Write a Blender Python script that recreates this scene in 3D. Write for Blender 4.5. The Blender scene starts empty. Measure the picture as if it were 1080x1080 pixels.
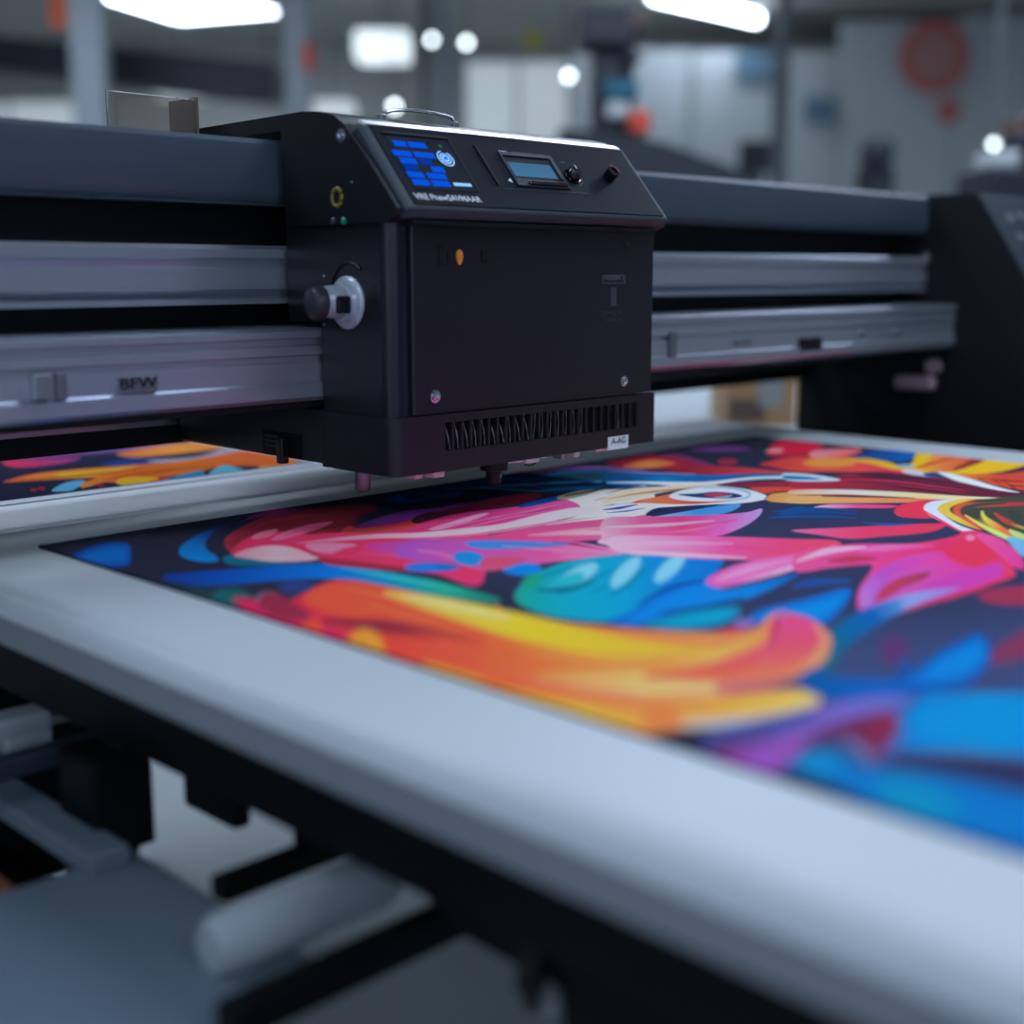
import bpy, bmesh, math, random
import numpy as np
from mathutils import Vector, Matrix
random.seed(7)
C = bpy.context.scene.collection
PI = math.pi

# ------------------------------------------------------------------ camera calibration (used as a surveying tool)
FPX = 1382.0; PIT = math.atan(252/FPX); AZ = math.radians(44.7); CH = 1.15
ca, sa, cp, sp = math.cos(AZ), math.sin(AZ), math.cos(PIT), math.sin(PIT)
def ray(u, v):
    F = FPX*cp + (540-v)*sp; Z = (540-v)*cp - FPX*sp; R = u-540
    return Vector((F*ca + R*sa, F*sa - R*ca, Z))
def onplane(u, v, p0, n):
    r = ray(u, v); o = Vector((0, 0, CH))
    return o + r*((Vector(p0)-o).dot(Vector(n))/r.dot(Vector(n)))
def atz(u, v, z): return onplane(u, v, (0, 0, z), (0, 0, 1))
def aty(u, v, y): return onplane(u, v, (0, y, 0), (0, 1, 0))
def atx(u, v, x): return onplane(u, v, (x, 0, 0), (1, 0, 0))
def room(F, R, z): return Vector((F*ca + R*sa, F*sa - R*ca, z))      # F ahead, R to the right, of the workshop's own axes
def seen(u, v, F):                                                   # (R, z) of a photo point standing F metres ahead
    Ff = FPX*cp + (540-v)*sp; Z = (540-v)*cp - FPX*sp
    return (u-540)*F/Ff, CH + Z*F/Ff

# ------------------------------------------------------------------ materials
def lin(c):
    return tuple(((x/255)/12.92 if x/255 <= .04045 else ((x/255+.055)/1.055)**2.4) for x in c)
def mat(name, col, rough=.5, metal=0., spec=.5, emit=0, ecol=None, trans=0., coat=0., noise=0., nscale=40., bump=0., alpha=1., stretch=None):
    m = bpy.data.materials.new(name); m.use_nodes = True
    nt = m.node_tree; b = nt.nodes['Principled BSDF']
    c = lin(col)
    b.inputs['Base Color'].default_value = (*c, 1)
    b.inputs['Roughness'].default_value = rough
    b.inputs['Metallic'].default_value = metal
    b.inputs['Specular IOR Level'].default_value = spec
    b.inputs['Transmission Weight'].default_value = trans
    b.inputs['Coat Weight'].default_value = coat
    if emit:
        b.inputs['Emission Color'].default_value = (*lin(ecol or col), 1)
        b.inputs['Emission Strength'].default_value = emit
    if noise or bump:
        tc = nt.nodes.new('ShaderNodeTexCoord'); mp = nt.nodes.new('ShaderNodeMapping')
        if stretch: mp.inputs['Scale'].default_value = stretch
        nz = nt.nodes.new('ShaderNodeTexNoise'); nz.inputs['Scale'].default_value = nscale; nz.inputs['Detail'].default_value = 4
        nt.links.new(tc.outputs['Object'], mp.inputs['Vector']); nt.links.new(mp.outputs['Vector'], nz.inputs['Vector'])
        if noise:
            mx = nt.nodes.new('ShaderNodeMix'); mx.data_type = 'RGBA'
            mx.inputs['A'].default_value = (*[x*(1-noise) for x in c], 1)
            mx.inputs['B'].default_value = (*[min(1, x*(1+noise)) for x in c], 1)
            nt.links.new(nz.outputs['Fac'], mx.inputs['Factor']); nt.links.new(mx.outputs['Result'], b.inputs['Base Color'])
        if bump:
            bp = nt.nodes.new('ShaderNodeBump'); bp.inputs['Strength'].default_value = bump; bp.inputs['Distance'].default_value = .002
            nt.links.new(nz.outputs['Fac'], bp.inputs['Height']); nt.links.new(bp.outputs['Normal'], b.inputs['Normal'])
    return m
M = {}
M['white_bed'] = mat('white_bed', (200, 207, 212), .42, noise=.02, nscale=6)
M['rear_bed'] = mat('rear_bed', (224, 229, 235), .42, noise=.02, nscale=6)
M['edge_grey'] = mat('edge_grey', (124, 130, 138), .45, .1)
M['black'] = mat('black_satin', (15, 16, 21), .34, noise=.1, nscale=300, bump=.05)
M['black_matte'] = mat('black_matte', (12, 13, 17), .6, spec=.3)
M['black_gloss'] = mat('black_gloss', (12, 12, 16), .15, coat=.3)
M['column_black'] = mat('column_black', (20, 22, 34), .3, spec=.35)
M['lens_dark'] = mat('lens_dark', (44, 44, 54), .38, spec=.4)
M['cover_black'] = mat('front_cover_black', (28, 25, 33), .4, spec=.35, noise=.06, nscale=400, bump=.04)
M['hood'] = mat('hood_black', (17, 24, 34), .5, spec=.08, noise=.08, nscale=400, bump=.04)
M['bezel'] = mat('bezel_grey', (46, 54, 66), .38, spec=.4, noise=.06, nscale=300)
M['panel'] = mat('panel_navy', (32, 38, 50), .4)
M['screen'] = mat('screen_dark', (22, 27, 40), .2)
M['cover_grey'] = mat('beam_cover_grey', (66, 79, 92), .42, .1, noise=.05, nscale=30)
M['silver'] = mat('silver_plastic', (168, 178, 188), .3, .2)
M['fin'] = mat('fin_grey', (200, 200, 210), .4, .2)
M['alu'] = mat('brushed_aluminium', (174, 180, 192), .32, .75, noise=.08, nscale=30, stretch=(.3, 60, 60))
M['alu_d'] = mat('dull_aluminium', (130, 134, 146), .4, .8, noise=.08, nscale=30, stretch=(.3, 60, 60))
M['chrome'] = mat('chrome', (220, 224, 230), .14, 1.)
M['chrome_strip'] = mat('satin_chrome', (232, 234, 242), .3, .9)
M['steel'] = mat('steel', (170, 172, 178), .28, .9)
M['frame'] = mat('frame_black', (4, 4, 6), .6, spec=.15)
M['frame_blue'] = mat('frame_bluegrey', (30, 38, 52), .5)
M['tray'] = mat('tray_slate', (92, 107, 120), .6, noise=.08, nscale=3)
M['rod'] = mat('rod_grey', (148, 158, 164), .6)
M['copper'] = mat('copper', (160, 100, 70), .4, .6)
M['mauve'] = mat('mauve_handle', (160, 136, 146), .5)
M['brown'] = mat('brown', (96, 78, 70), .6)
M['floor'] = mat('floor_concrete', (172, 180, 182), .55, noise=.1, nscale=2.5)
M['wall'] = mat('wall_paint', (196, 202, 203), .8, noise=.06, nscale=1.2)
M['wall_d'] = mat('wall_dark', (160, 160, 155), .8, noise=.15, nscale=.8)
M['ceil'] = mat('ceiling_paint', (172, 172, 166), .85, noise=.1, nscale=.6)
M['post'] = mat('post_grey', (150, 158, 164), .6)
M['post_d'] = mat('post_darkgrey', (90, 94, 98), .6)
M['duct'] = mat('duct_navy', (26, 30, 44), .5)
M['orange'] = mat('orange_paint', (214, 88, 36), .5)
M['redor'] = mat('red_orange', (206, 70, 42), .5)
M['amber'] = mat('amber_plastic', (224, 140, 44), .35)
M['yellow'] = mat('yellow_paint', (190, 178, 50), .5)
M['teal'] = mat('teal_paint', (14, 92, 116), .5)
M['bluep'] = mat('blue_poster', (104, 132, 152), .7)
M['redsign'] = mat('red_sign', (205, 116, 114), .7)
M['redsign2'] = mat('red_sign_inner', (190, 138, 134), .7)
M['carton'] = mat('cardboard', (176, 138, 100), .8, noise=.1, nscale=8)
M['tape'] = mat('carton_label', (150, 156, 160), .7)
M['tablew'] = mat('table_white', (190, 198, 202), .5)
M['machw'] = mat('machine_white', (185, 190, 192), .5)
M['smoke'] = mat('smoked_acrylic', (225, 218, 210), .02, spec=.3, trans=.97)
M['clear'] = mat('clear_plastic', (240, 232, 238), .15, trans=.25)
M['pinkcl'] = mat('pink_clear_plastic', (250, 208, 216), .15, trans=.25)
M['white'] = mat('white_print', (215, 222, 232), .6)
M['greyprint'] = mat('grey_print', (96, 94, 106), .6)
M['mutedprint'] = mat('muted_print', (60, 57, 68), .6)
M['key_blue'] = mat('blue_key_lit', (4, 40, 120), .6, spec=0, emit=.36, ecol=(6, 84, 220))
M['key_blue2'] = mat('blue_key_dim', (4, 30, 90), .6, spec=0, emit=.28, ecol=(6, 60, 165))
M['lcd'] = mat('lcd_lit', (40, 80, 110), .25, emit=.16, ecol=(66, 128, 168))
M['icon'] = mat('icon_lit', (120, 170, 215), .4, emit=.35, ecol=(120, 170, 220))
M['green'] = mat('green_lamp', (10, 110, 84), .3, emit=.06)
M['redline'] = mat('red_ring', (190, 50, 90), .4)
M['olive'] = mat('brass_ring', (118, 104, 46), .4, .2)
M['tube'] = mat('lamp_tube', (235, 245, 255), .5, emit=9.0, ecol=(215, 232, 255))
M['tube2'] = mat('lamp_glow', (235, 245, 255), .5, emit=.55, ecol=(232, 246, 250))
M['bulb'] = mat('bulb_glow', (235, 245, 255), .5, emit=4.2, ecol=(225, 240, 245))
M['lampdim'] = mat('lamp_dim', (235, 240, 245), .5, emit=.24, ecol=(225, 236, 240))
M['housing'] = mat('lamp_housing', (150, 155, 160), .5)
M['daylight'] = mat('fill_daylight_pane', (200, 215, 235), .5, emit=.42, ecol=(210, 228, 255))  # glow of the added window behind the camera
M['winlit'] = mat('window_daylight', (200, 210, 215), .5, emit=.2, ecol=(205, 218, 222))

# ------------------------------------------------------------------ mesh helpers
WL = {}
def obj(name, bm, m, parent=None, origin=None, smooth=None):
    if isinstance(bm, bpy.types.Mesh): me = bm
    else:
        bmesh.ops.recalc_face_normals(bm, faces=bm.faces)
        me = bpy.data.meshes.new(name); 
    if parent is not None: org = WL[parent.name]
    elif origin is not None: org = Vector(origin)
    else:
        vs = [v.co for v in bm.verts]
        org = Vector(((min(v.x for v in vs)+max(v.x for v in vs))/2, (min(v.y for v in vs)+max(v.y for v in vs))/2, min(v.z for v in vs)))
    if not isinstance(bm, bpy.types.Mesh):
        bmesh.ops.translate(bm, verts=bm.verts, vec=-org)
        bm.to_mesh(me); bm.free()
        if smooth:
            for p in me.polygons: p.use_smooth = True
            if hasattr(me, 'set_sharp_from_angle'): me.set_sharp_from_angle(angle=math.radians(smooth))
    o = bpy.data.objects.new(name, me); C.objects.link(o)
    if m: me.materials.append(M[m] if isinstance(m, str) else m)
    if parent is not None:
        o.parent = parent; WL[o.name] = org
    else:
        o.location = org; WL[o.name] = org
    return o
def thing(name, loc, label, cat, group=None):
    o = bpy.data.objects.new(name, None); C.objects.link(o); o.location = loc; WL[o.name] = Vector(loc)
    o.empty_display_size = .05
    tag(o, label, cat, group); return o
def tag(o, label, cat, group=None, kind=None):
    o['label'] = label; o['category'] = cat
    if group: o['group'] = group
    if kind: o['kind'] = kind
    return o
def struct(o, label, cat='structure'):
    o['kind'] = 'structure'; o['label'] = label; o['category'] = cat; return o
def new(): return bmesh.new()
def addb(bm, x0, x1, y0, y1, z0, z1, bev=0, seg=2):
    vs = [bm.verts.new((x, y, z)) for x in (x0, x1) for y in (y0, y1) for z in (z0, z1)]
    q = [(0,1,3,2),(4,6,7,5),(0,4,5,1),(2,3,7,6),(0,2,6,4),(1,5,7,3)]
    fs = [bm.faces.new([vs[i] for i in f]) for f in q]
    if bev:
        es = list({e for f in fs for e in f.edges})
        bmesh.ops.bevel(bm, geom=es, offset=bev, segments=seg, affect='EDGES', profile=.5)
    return bm
def box(x0, x1, y0, y1, z0, z1, bev=0, seg=2): return addb(new(), x0, x1, y0, y1, z0, z1, bev, seg)
def addroom(bm, F0, F1, R0, R1, z0, z1, bev=0):
    vs = [bm.verts.new(room(F, R, z)) for F in (F0, F1) for R in (R0, R1) for z in (z0, z1)]
    q = [(0,1,3,2),(4,6,7,5),(0,4,5,1),(2,3,7,6),(0,2,6,4),(1,5,7,3)]
    fs = [bm.faces.new([vs[i] for i in f]) for f in q]
    if bev:
        es = list({e for f in fs for e in f.edges})
        bmesh.ops.bevel(bm, geom=es, offset=bev, segments=2, affect='EDGES', profile=.5)
    return bm
def rbox(*a, **k): return addroom(new(), *a, **k)
def addprism(bm, pts, depth):
    """pts: list of 3D points (planar polygon), depth: offset vector"""
    d = Vector(depth)
    a = [bm.verts.new(Vector(p)) for p in pts]; b = [bm.verts.new(Vector(p)+d) for p in pts]
    bm.faces.new(a); bm.faces.new(b[::-1])
    n = len(a)
    for i in range(n): bm.faces.new((a[i], a[(i+1) % n], b[(i+1) % n], b[i]))
    return bm
def profx(pts, x0, x1, bev=0, seg=2):
    """extrude a (y,z) outline along x"""
    bm = addprism(new(), [(x0, y, z) for y, z in pts], (x1-x0, 0, 0))
    if bev:
        es = [e for e in bm.edges if e.calc_face_angle(0) > .5]
        bmesh.ops.bevel(bm, geom=es, offset=bev, segments=seg, affect='EDGES', profile=.5)
    return bm
def frame_of(d):
    d = Vector(d).normalized(); t = Vector((0, 0, 1)) if abs(d.z) < .9 else Vector((1, 0, 0))
    a = d.cross(t).normalized(); return d, a, d.cross(a)
def addlathe(bm, p, d, prof, seg=32):
    """prof: (distance along d, radius) rows"""
    d, a, b = frame_of(d); p = Vector(p); rings = []
    for t, r in prof:
        if r < 1e-6: rings.append([bm.verts.new(p+d*t)])
        else: rings.append([bm.verts.new(p+d*t+(a*math.cos(2*PI*i/seg)+b*math.sin(2*PI*i/seg))*r) for i in range(seg)])
    for r0, r1 in zip(rings, rings[1:]):
        for i in range(seg):
            j = (i+1) % seg
            if len(r0) == 1 and len(r1) == 1: continue
            if len(r0) == 1: bm.faces.new((r0[0], r1[i], r1[j]))
            elif len(r1) == 1: bm.faces.new((r0[i], r1[0], r0[j]))
            else: bm.faces.new((r0[i], r1[i], r1[j], r0[j]))
    if len(rings[0]) > 1: bm.faces.new(rings[0])
    if len(rings[-1]) > 1: bm.faces.new(rings[-1][::-1])
    return bm
def lathe(p, d, prof, seg=32): return addlathe(new(), p, d, prof, seg)
def addtube(bm, pts, r, seg=10):
    pts = [Vector(p) for p in pts]; rings = []
    for i, p in enumerate(pts):
        d = (pts[min(i+1, len(pts)-1)]-pts[max(i-1, 0)])
        d, a, b = frame_of(d)
        rr = r[i] if isinstance(r, (list, tuple)) else r
        rings.append([bm.verts.new(p+(a*math.cos(2*PI*k/seg)+b*math.sin(2*PI*k/seg))*rr) for k in range(seg)])
    for r0, r1 in zip(rings, rings[1:]):
        for k in range(seg): bm.faces.new((r0[k], r1[k], r1[(k+1) % seg], r0[(k+1) % seg]))
    bm.faces.new(rings[0]); bm.faces.new(rings[-1][::-1]); return bm
def text_mesh(body, origin, ex, ey, height, width=None, thick=.0002):
    """flat lettering lying on a plane: ex = reading direction, ey = up direction"""
    cu = bpy.data.curves.new('lettering', 'FONT'); cu.body = body; cu.size = 1; cu.offset = .018; cu.extrude = 0
    o = bpy.data.objects.new('lettering', cu); C.objects.link(o)
    dg = bpy.context.evaluated_depsgraph_get(); me = bpy.data.meshes.new_from_object(o.evaluated_get(dg))
    bpy.data.objects.remove(o)
    xs = [v.co.x for v in me.vertices]; ys = [v.co.y for v in me.vertices]
    sx = (width/(max(xs)-min(xs))) if width else height/(max(ys)-min(ys)); sy = height/(max(ys)-min(ys))
    x0, y0 = min(xs), min(ys); bm = new(); bm.from_mesh(me); bpy.data.meshes.remove(me)
    ex = Vector(ex).normalized(); ey = Vector(ey).normalized(); n = ex.cross(ey)
    for v in bm.verts: v.co = Vector(origin) + ex*((v.co.x-x0)*sx) + ey*((v.co.y-y0)*sy) + n*thick
    return bm

# ================================================================== THE PRINTED ART (painted onto a fine grid of vertex colours)
CR = dict(C1=(20,490,3.857), C2=(220,490,4.5), C3=(440,480,4.5), C4=(640,450,4.909), C5=(840,450,4.5), C6=(640,540,4.5),
          C7=(840,540,4.5), D1=(240,600,3.375), D2=(540,620,3.0), D3=(760,660,3.375), S=(0,455,3.0857), P=(0,0,1.0))
def smooth_closed(p, n=6):
    p = np.array(p, float); m = len(p); out = []
    for i in range(m):
        p0, p1, p2, p3 = p[(i-1) % m], p[i], p[(i+1) % m], p[(i+2) % m]
        for t in np.linspace(0, 1, n, endpoint=False):
            out.append(.5*((2*p1)+(-p0+p2)*t+(2*p0-5*p1+4*p2-p3)*t*t+(-p0+3*p1-3*p2+p3)*t**3))
    return np.array(out)
def smooth_open(p, n=8):
    p = np.array(p, float); m = len(p); out = []
    for i in range(m-1):
        p0, p1, p2, p3 = p[max(i-1, 0)], p[i], p[i+1], p[min(i+2, m-1)]
        for t in np.linspace(0, 1, n, endpoint=(i == m-2)):
            out.append(.5*((2*p1)+(-p0+p2)*t+(2*p0-5*p1+4*p2-p3)*t*t+(-p0+3*p1-3*p2+p3)*t**3))
    return np.array(out)
class Canvas:
    def __init__(s, u, v, base):
        s.u, s.v = u, v; s.col = np.empty((len(u), 3)); s.col[:] = lin(base)
    def _sdf(s, poly, idx):
        x, y = s.u[idx], s.v[idx]; inside = np.zeros(len(idx), bool); d2 = np.full(len(idx), 1e12)
        n = len(poly)
        for i in range(n):
            ax, ay = poly[i]; bx, by = poly[(i+1) % n]
            c = ((ay > y) != (by > y)) & (x < (bx-ax)*(y-ay)/((by-ay) if by != ay else 1e-9)+ax); inside ^= c
            ex, ey = bx-ax, by-ay; L = ex*ex+ey*ey+1e-9
            t = np.clip(((x-ax)*ex+(y-ay)*ey)/L, 0, 1); dx = x-ax-t*ex; dy = y-ay-t*ey
            d2 = np.minimum(d2, dx*dx+dy*dy)
        d = np.sqrt(d2); return np.where(inside, d, -d)
    def poly(s, poly, cols, p=None, q=None, soft=.7, inner=None, r=6, alpha=1.):
        poly = np.array(poly); lo = poly.min(0)-soft*1.5; hi = poly.max(0)+soft*1.5
        idx = np.nonzero((s.u > lo[0]) & (s.u < hi[0]) & (s.v > lo[1]) & (s.v < hi[1]))[0]
        if not len(idx): return
        sd = s._sdf(poly, idx); a = np.clip(sd/(2*soft)+.5, 0, 1); a = a*a*(3-2*a)*alpha
        if isinstance(cols[0], (int, float)): cols = [cols]
        cl = np.array([lin(c) for c in cols])
        if len(cl) == 1: c = np.repeat(cl, len(idx), 0)
        else:
            if p is None: p, q = (lo[0], 0), (hi[0], 0)
            px, py = p; qx, qy = q; L = (qx-px)**2+(qy-py)**2
            t = np.clip(((s.u[idx]-px)*(qx-px)+(s.v[idx]-py)*(qy-py))/L, 0, 1)*(len(cl)-1)
            i0 = np.minimum(t.astype(int), len(cl)-2); f = (t-i0)[:, None]; c = cl[i0]*(1-f)+cl[i0+1]*f
        if inner is not None:
            k = np.clip(sd/r, 0, 1); k = (k*k*(3-2*k))[:, None]; c = c*(1-k)+np.array(lin(inner))*k
        s.col[idx] = s.col[idx]*(1-a[:, None])+c*a[:, None]
    def B(s, cr, pts, cols, p=None, q=None, soft=.7, inner=None, r=6, alpha=1.):
        ox, oy, k = CR[cr]; T = lambda w: (ox+w[0]/k, oy+w[1]/k)
        s.poly(smooth_closed([T(w) for w in pts]), cols, T(p) if p else None, T(q) if q else None, soft, inner, r, alpha)
    def E(s, cr, cx, cy, rx, ry, cols, soft=.8, tilt=0, **k):
        pts = []
        for i in range(16):
            t = 2*PI*i/16; x = rx*math.cos(t); y = ry*math.sin(t)
            pts.append((cx+x*math.cos(tilt)-y*math.sin(tilt), cy+x*math.sin(tilt)+y*math.cos(tilt)))
        s.B(cr, pts, cols, soft=soft, **k)
    def L(s, cr, pts, hw, cols, soft=.5, alpha=1.):
        """a brush line: half widths in photo pixels, colours run along it"""
        ox, oy, k = CR[cr]; sp_ = smooth_open([(ox+w[0]/k, oy+w[1]/k) for w in pts])
        n = len(sp_); hw = hw if isinstance(hw, (list, tuple)) else [hw*.3, hw, hw*.3]
        w = np.interp(np.linspace(0, 1, n), np.linspace(0, 1, len(hw)), hw)
        d = np.gradient(sp_, axis=0); nn = np.stack([-d[:, 1], d[:, 0]], 1)/(np.linalg.norm(d, axis=1)[:, None]+1e-9)
        poly = np.concatenate([sp_+nn*w[:, None], (sp_-nn*w[:, None])[::-1]])
        s.poly(poly, cols, tuple(sp_[0]), tuple(sp_[-1]), soft, alpha=alpha)
def grid_mesh(name, x0, x1, y0, y1, z, nx, ny, thick, base, paint, parent, m):
    xs = np.linspace(x0, x1, nx); ys = np.linspace(y0, y1, ny)
    X, Y = np.meshgrid(xs, ys); X = X.ravel(); Y = Y.ravel(); Zc = z-CH
    F = X*ca+Y*sa; R = X*sa-Y*ca; dd = F*cp-Zc*sp; U = F*sp+Zc*cp
    cv = Canvas(540+FPX*R/dd, 540-FPX*U/dd, base); paint(cv)
    n = nx*ny; co = np.zeros((n+8, 3)); co[:n, 0] = X; co[:n, 1] = Y; co[:n, 2] = z
    i = np.arange(nx-1); j = np.arange(ny-1); I, J = np.meshgrid(i, j); a = (J*nx+I).ravel()
    quads = np.stack([a, a+1, a+1+nx, a+nx], 1)
    # thin board under the ink: four sides and a bottom
    cs = [(x0, y0), (x1, y0), (x1, y1), (x0, y1)]
    for k, (cx, cy) in enumerate(cs): co[n+k] = (cx, cy, z); co[n+4+k] = (cx, cy, z-thick)
    sq = [(n+4+k, n+4+(k+1) % 4, n+(k+1) % 4, n+k) for k in range(4)]+[(n+7, n+6, n+5, n+4)]
    quads = np.concatenate([quads, np.array(sq)])
    org = WL[parent.name]; co -= np.array(org)
    me = bpy.data.meshes.new(name); me.vertices.add(len(co)); me.vertices.foreach_set('co', co.ravel())
    nf = len(quads); me.loops.add(nf*4); me.loops.foreach_set('vertex_index', quads.ravel().astype(np.int32))
    me.polygons.add(nf); me.polygons.foreach_set('loop_start', np.arange(0, nf*4, 4, dtype=np.int32))
    me.update(calc_edges=True); me.validate()
    ca_ = me.color_attributes.new('ink', 'FLOAT_COLOR', 'POINT'); c4 = np.ones((len(co), 4)); c4[:n, :3] = (lambda q: q*np.minimum(1, .95/np.maximum(q.max(1), 1e-6))[:, None])(cv.col*np.array([1.22, 1.13, 1.0]))*.965+.010; c4[n:, :3] = lin((40, 42, 60))  # slight haze over the print is mixed into the ink colour
    ca_.data.foreach_set('color', c4.ravel())
    return obj(name, me, m, parent)
def ink_mat(name, rough):
    m = bpy.data.materials.new(name); m.use_nodes = True; nt = m.node_tree; b = nt.nodes['Principled BSDF']
    at = nt.nodes.new('ShaderNodeVertexColor'); at.layer_name = 'ink'
    nt.links.new(at.outputs['Color'], b.inputs['Base Color']); b.inputs['Roughness'].default_value = rough; b.inputs['Specular IOR Level'].default_value = 0.0
    return m

def paint_large(c):
    B, E, L = c.B, c.E, c.L
    # gloss on the near half, painted into the ground as a bluer tone
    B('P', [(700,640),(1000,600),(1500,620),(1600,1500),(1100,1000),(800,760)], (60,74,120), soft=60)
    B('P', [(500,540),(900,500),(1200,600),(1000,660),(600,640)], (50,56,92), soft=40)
    # ---- left corner leaves
    B('C1', [(205,385),(255,345),(360,318),(440,322),(455,350),(450,400),(400,418),(300,415)], [(20,50,120),(10,90,190)], soft=2.5, inner=(10,110,205), r=9)
    B('C1', [(850,248),(780,262),(700,300),(655,340),(665,375),(740,395),(808,392),(800,370),(765,345),(760,310),(800,270)], [(20,50,130),(0,140,225)], p=(760,255), q=(740,390), soft=1.6)
    E('C1', 690, 530, 90, 26, (30,66,70), soft=4); E('C1', 860, 540, 80, 36, (18,96,100), soft=4)
    E('C1', 1010, 555, 52, 36, (10,130,150), soft=3); E('C2', 420, 580, 90, 34, (42,62,126), soft=5)
    B('C1', [(835,375),(900,362),(960,380),(1060,398),(1150,410),(900,410),(840,400)], (10,110,140), soft=1.5)
    # ---- long blue to green ribbon
    L('P', [(172,609),(220,610),(309,603),(353,603),(387,608),(460,621),(527,634)], [3,8,8,8,8.5,9,3], [(12,60,150),(0,78,180),(0,96,200),(0,118,215),(0,140,190),(20,165,140),(30,125,115)], soft=1.8)
    L('P', [(360,600),(400,606),(450,616),(490,624)], [.5,2.5,2,.5], [(60,170,225),(60,200,190),(70,200,170)], soft=1.5, alpha=.7)
    # ---- dark red bud with pink petals
    B('C2', [(80,390),(90,340),(180,285),(330,228),(520,205),(700,188),(800,195),(790,215),(720,255),(680,295),(560,320),(300,380),(150,440)], [(165,48,72),(120,36,54),(95,28,46)], soft=1, inner=(140,36,56), r=10)
    L('C2', [(150,330),(300,270),(520,235),(700,215)], 1.2, [(175,50,70),(120,40,60)], soft=1)
    B('C2', [(170,265),(230,232),(330,210),(470,214),(380,232),(260,246)], [(110,36,90),(140,44,110),(60,24,50)], soft=.8)
    B('C2', [(835,170),(900,140),(1080,112),(1200,100),(1200,150),(1080,160),(950,185)], (22,60,130), soft=1, inner=(40,90,170), r=5)
    B('C2', [(110,425),(170,355),(300,315),(480,330),(700,302),(900,275),(1080,230),(1300,200),(1300,560),(1080,520),(900,500),(720,488),(560,470),(480,420),(300,440)], [(214,50,84),(226,48,96),(232,56,126)], soft=1, inner=(228,54,104), r=8)
    B('C2', [(560,470),(520,440),(640,450),(800,470),(960,490),(900,503),(720,490)], (176,44,66), soft=1.5)
    B('C2', [(120,432),(180,402),(280,385),(380,390),(470,420),(520,448),(430,460),(300,460),(200,448)], [(235,150,175),(242,200,214),(238,170,190)], soft=1.2)
    B('C2', [(300,350),(380,312),(500,280),(590,272),(530,302),(420,337),(330,360)], [(238,110,158),(226,80,130)], soft=1)
    B('C2', [(205,345),(240,322),(325,306),(300,335),(230,352)], (236,120,150), soft=1)
    B('C2', [(460,380),(560,370),(700,380),(640,398),(580,420),(500,410)], (240,140,180), soft=1.5)
    B('C2', [(500,320),(600,300),(680,296),(700,306),(600,325)], (160,44,60), soft=1)
    B('C2', [(660,292),(740,300),(880,292),(1000,270),(960,300),(800,320),(640,330)], (214,70,66), soft=1)
    B('C2', [(690,300),(780,262),(900,225),(1080,205),(1240,180),(1200,215),(1080,240),(950,262),(800,292)], [(110,44,120),(136,58,158),(120,40,110)], soft=.8)
    B('C2', [(740,390),(820,370),(1080,365),(1300,380),(1300,440),(1080,450),(900,430)], [(220,60,150),(170,86,200),(160,90,206)], soft=2)
    L('C2', [(700,420),(900,430),(1100,470)], 3, [(236,70,120),(206,80,170)], soft=2)
    # ---- centre: C3
    B('C3', [(-60,185),(0,168),(200,122),(400,100),(600,92),(700,72),(900,70),(1100,85),(1100,165),(900,168),(700,172),(500,172),(300,158),(100,190),(-40,215)], [(24,56,104),(22,80,150),(16,100,170)], soft=.8)
    for pts, hw, cc in [([(60,175),(250,150),(500,165),(760,150)], .8, (26,34,60)), ([(200,140),(420,118),(640,112),(820,95)], .9, (70,110,180)),
                        ([(300,150),(520,140),(760,128),(1080,120)], 1, (90,190,235)), ([(380,125),(560,118),(700,108)], .9, (20,34,66)),
                        ([(120,160),(300,155),(560,170),(700,165)], .8, (60,150,210)), ([(600,150),(800,140),(1080,140)], 1.2, (20,44,90)),
                        ([(450,130),(700,140),(900,115),(1080,108)], .8, (24,60,110)), ([(560,160),(760,158),(980,150)], .8, (10,130,200))]:
        L('C3', pts, hw, cc, soft=.5)
    B('C3', [(640,95),(760,82),(900,82),(960,100),(820,115),(680,110)], (26,70,84), soft=1.5)
    L('C3', [(500,85),(700,62),(900,60),(1080,72)], 1.2, [(130,60,120),(150,90,170),(120,110,180)], soft=.7)
    B('C3', [(-20,300),(80,262),(250,230),(400,198),(540,183),(592,193),(500,225),(350,252),(150,292),(0,325)], [(60,24,50),(120,34,60),(160,34,66)], soft=.9)
    L('C3', [(0,275),(140,255),(300,220)], 1.5, [(130,50,150),(110,44,120)], soft=.7)
    B('C3', [(-40,350),(150,285),(350,258),(550,235),(700,214),(755,225),(762,248),(700,275),(550,300),(400,335),(200,365),(0,378)], [(224,52,112),(238,62,150),(244,96,178)], soft=.7)
    B('C3', [(60,350),(180,312),(300,277),(335,280),(220,322),(110,352)], (250,176,220), soft=1)
    L('C3', [(300,330),(480,290),(700,235)], .9, [(200,40,110),(190,40,130)], soft=.6)
    L('C3', [(200,352),(420,300),(640,262)], 1, [(250,130,190),(244,110,180)], soft=.7)
    B('C3', [(480,242),(560,215),(665,193),(672,210),(600,232),(500,250)], (24,84,176), soft=.6)
    B('C3', [(665,200),(760,172),(880,160),(1100,150),(1110,290),(900,302),(740,330),(600,330),(760,290),(770,240),(720,214)], (240,236,236), soft=.7)
    B('C3', [(665,205),(720,185),(860,164),(800,190),(700,212)], (168,168,136), soft=.6)
    L('C3', [(700,195),(880,160),(1010,150)], .9, [(30,34,50),(60,50,50)], soft=.5)
    L('C3', [(840,215),(960,190),(1080,180)], .9, (228,150,70), soft=.5)
    L('C3', [(560,320),(700,287),(860,265),(1040,252)], 1.6, [(60,110,210),(30,84,180),(40,110,200)], soft=.5)
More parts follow.
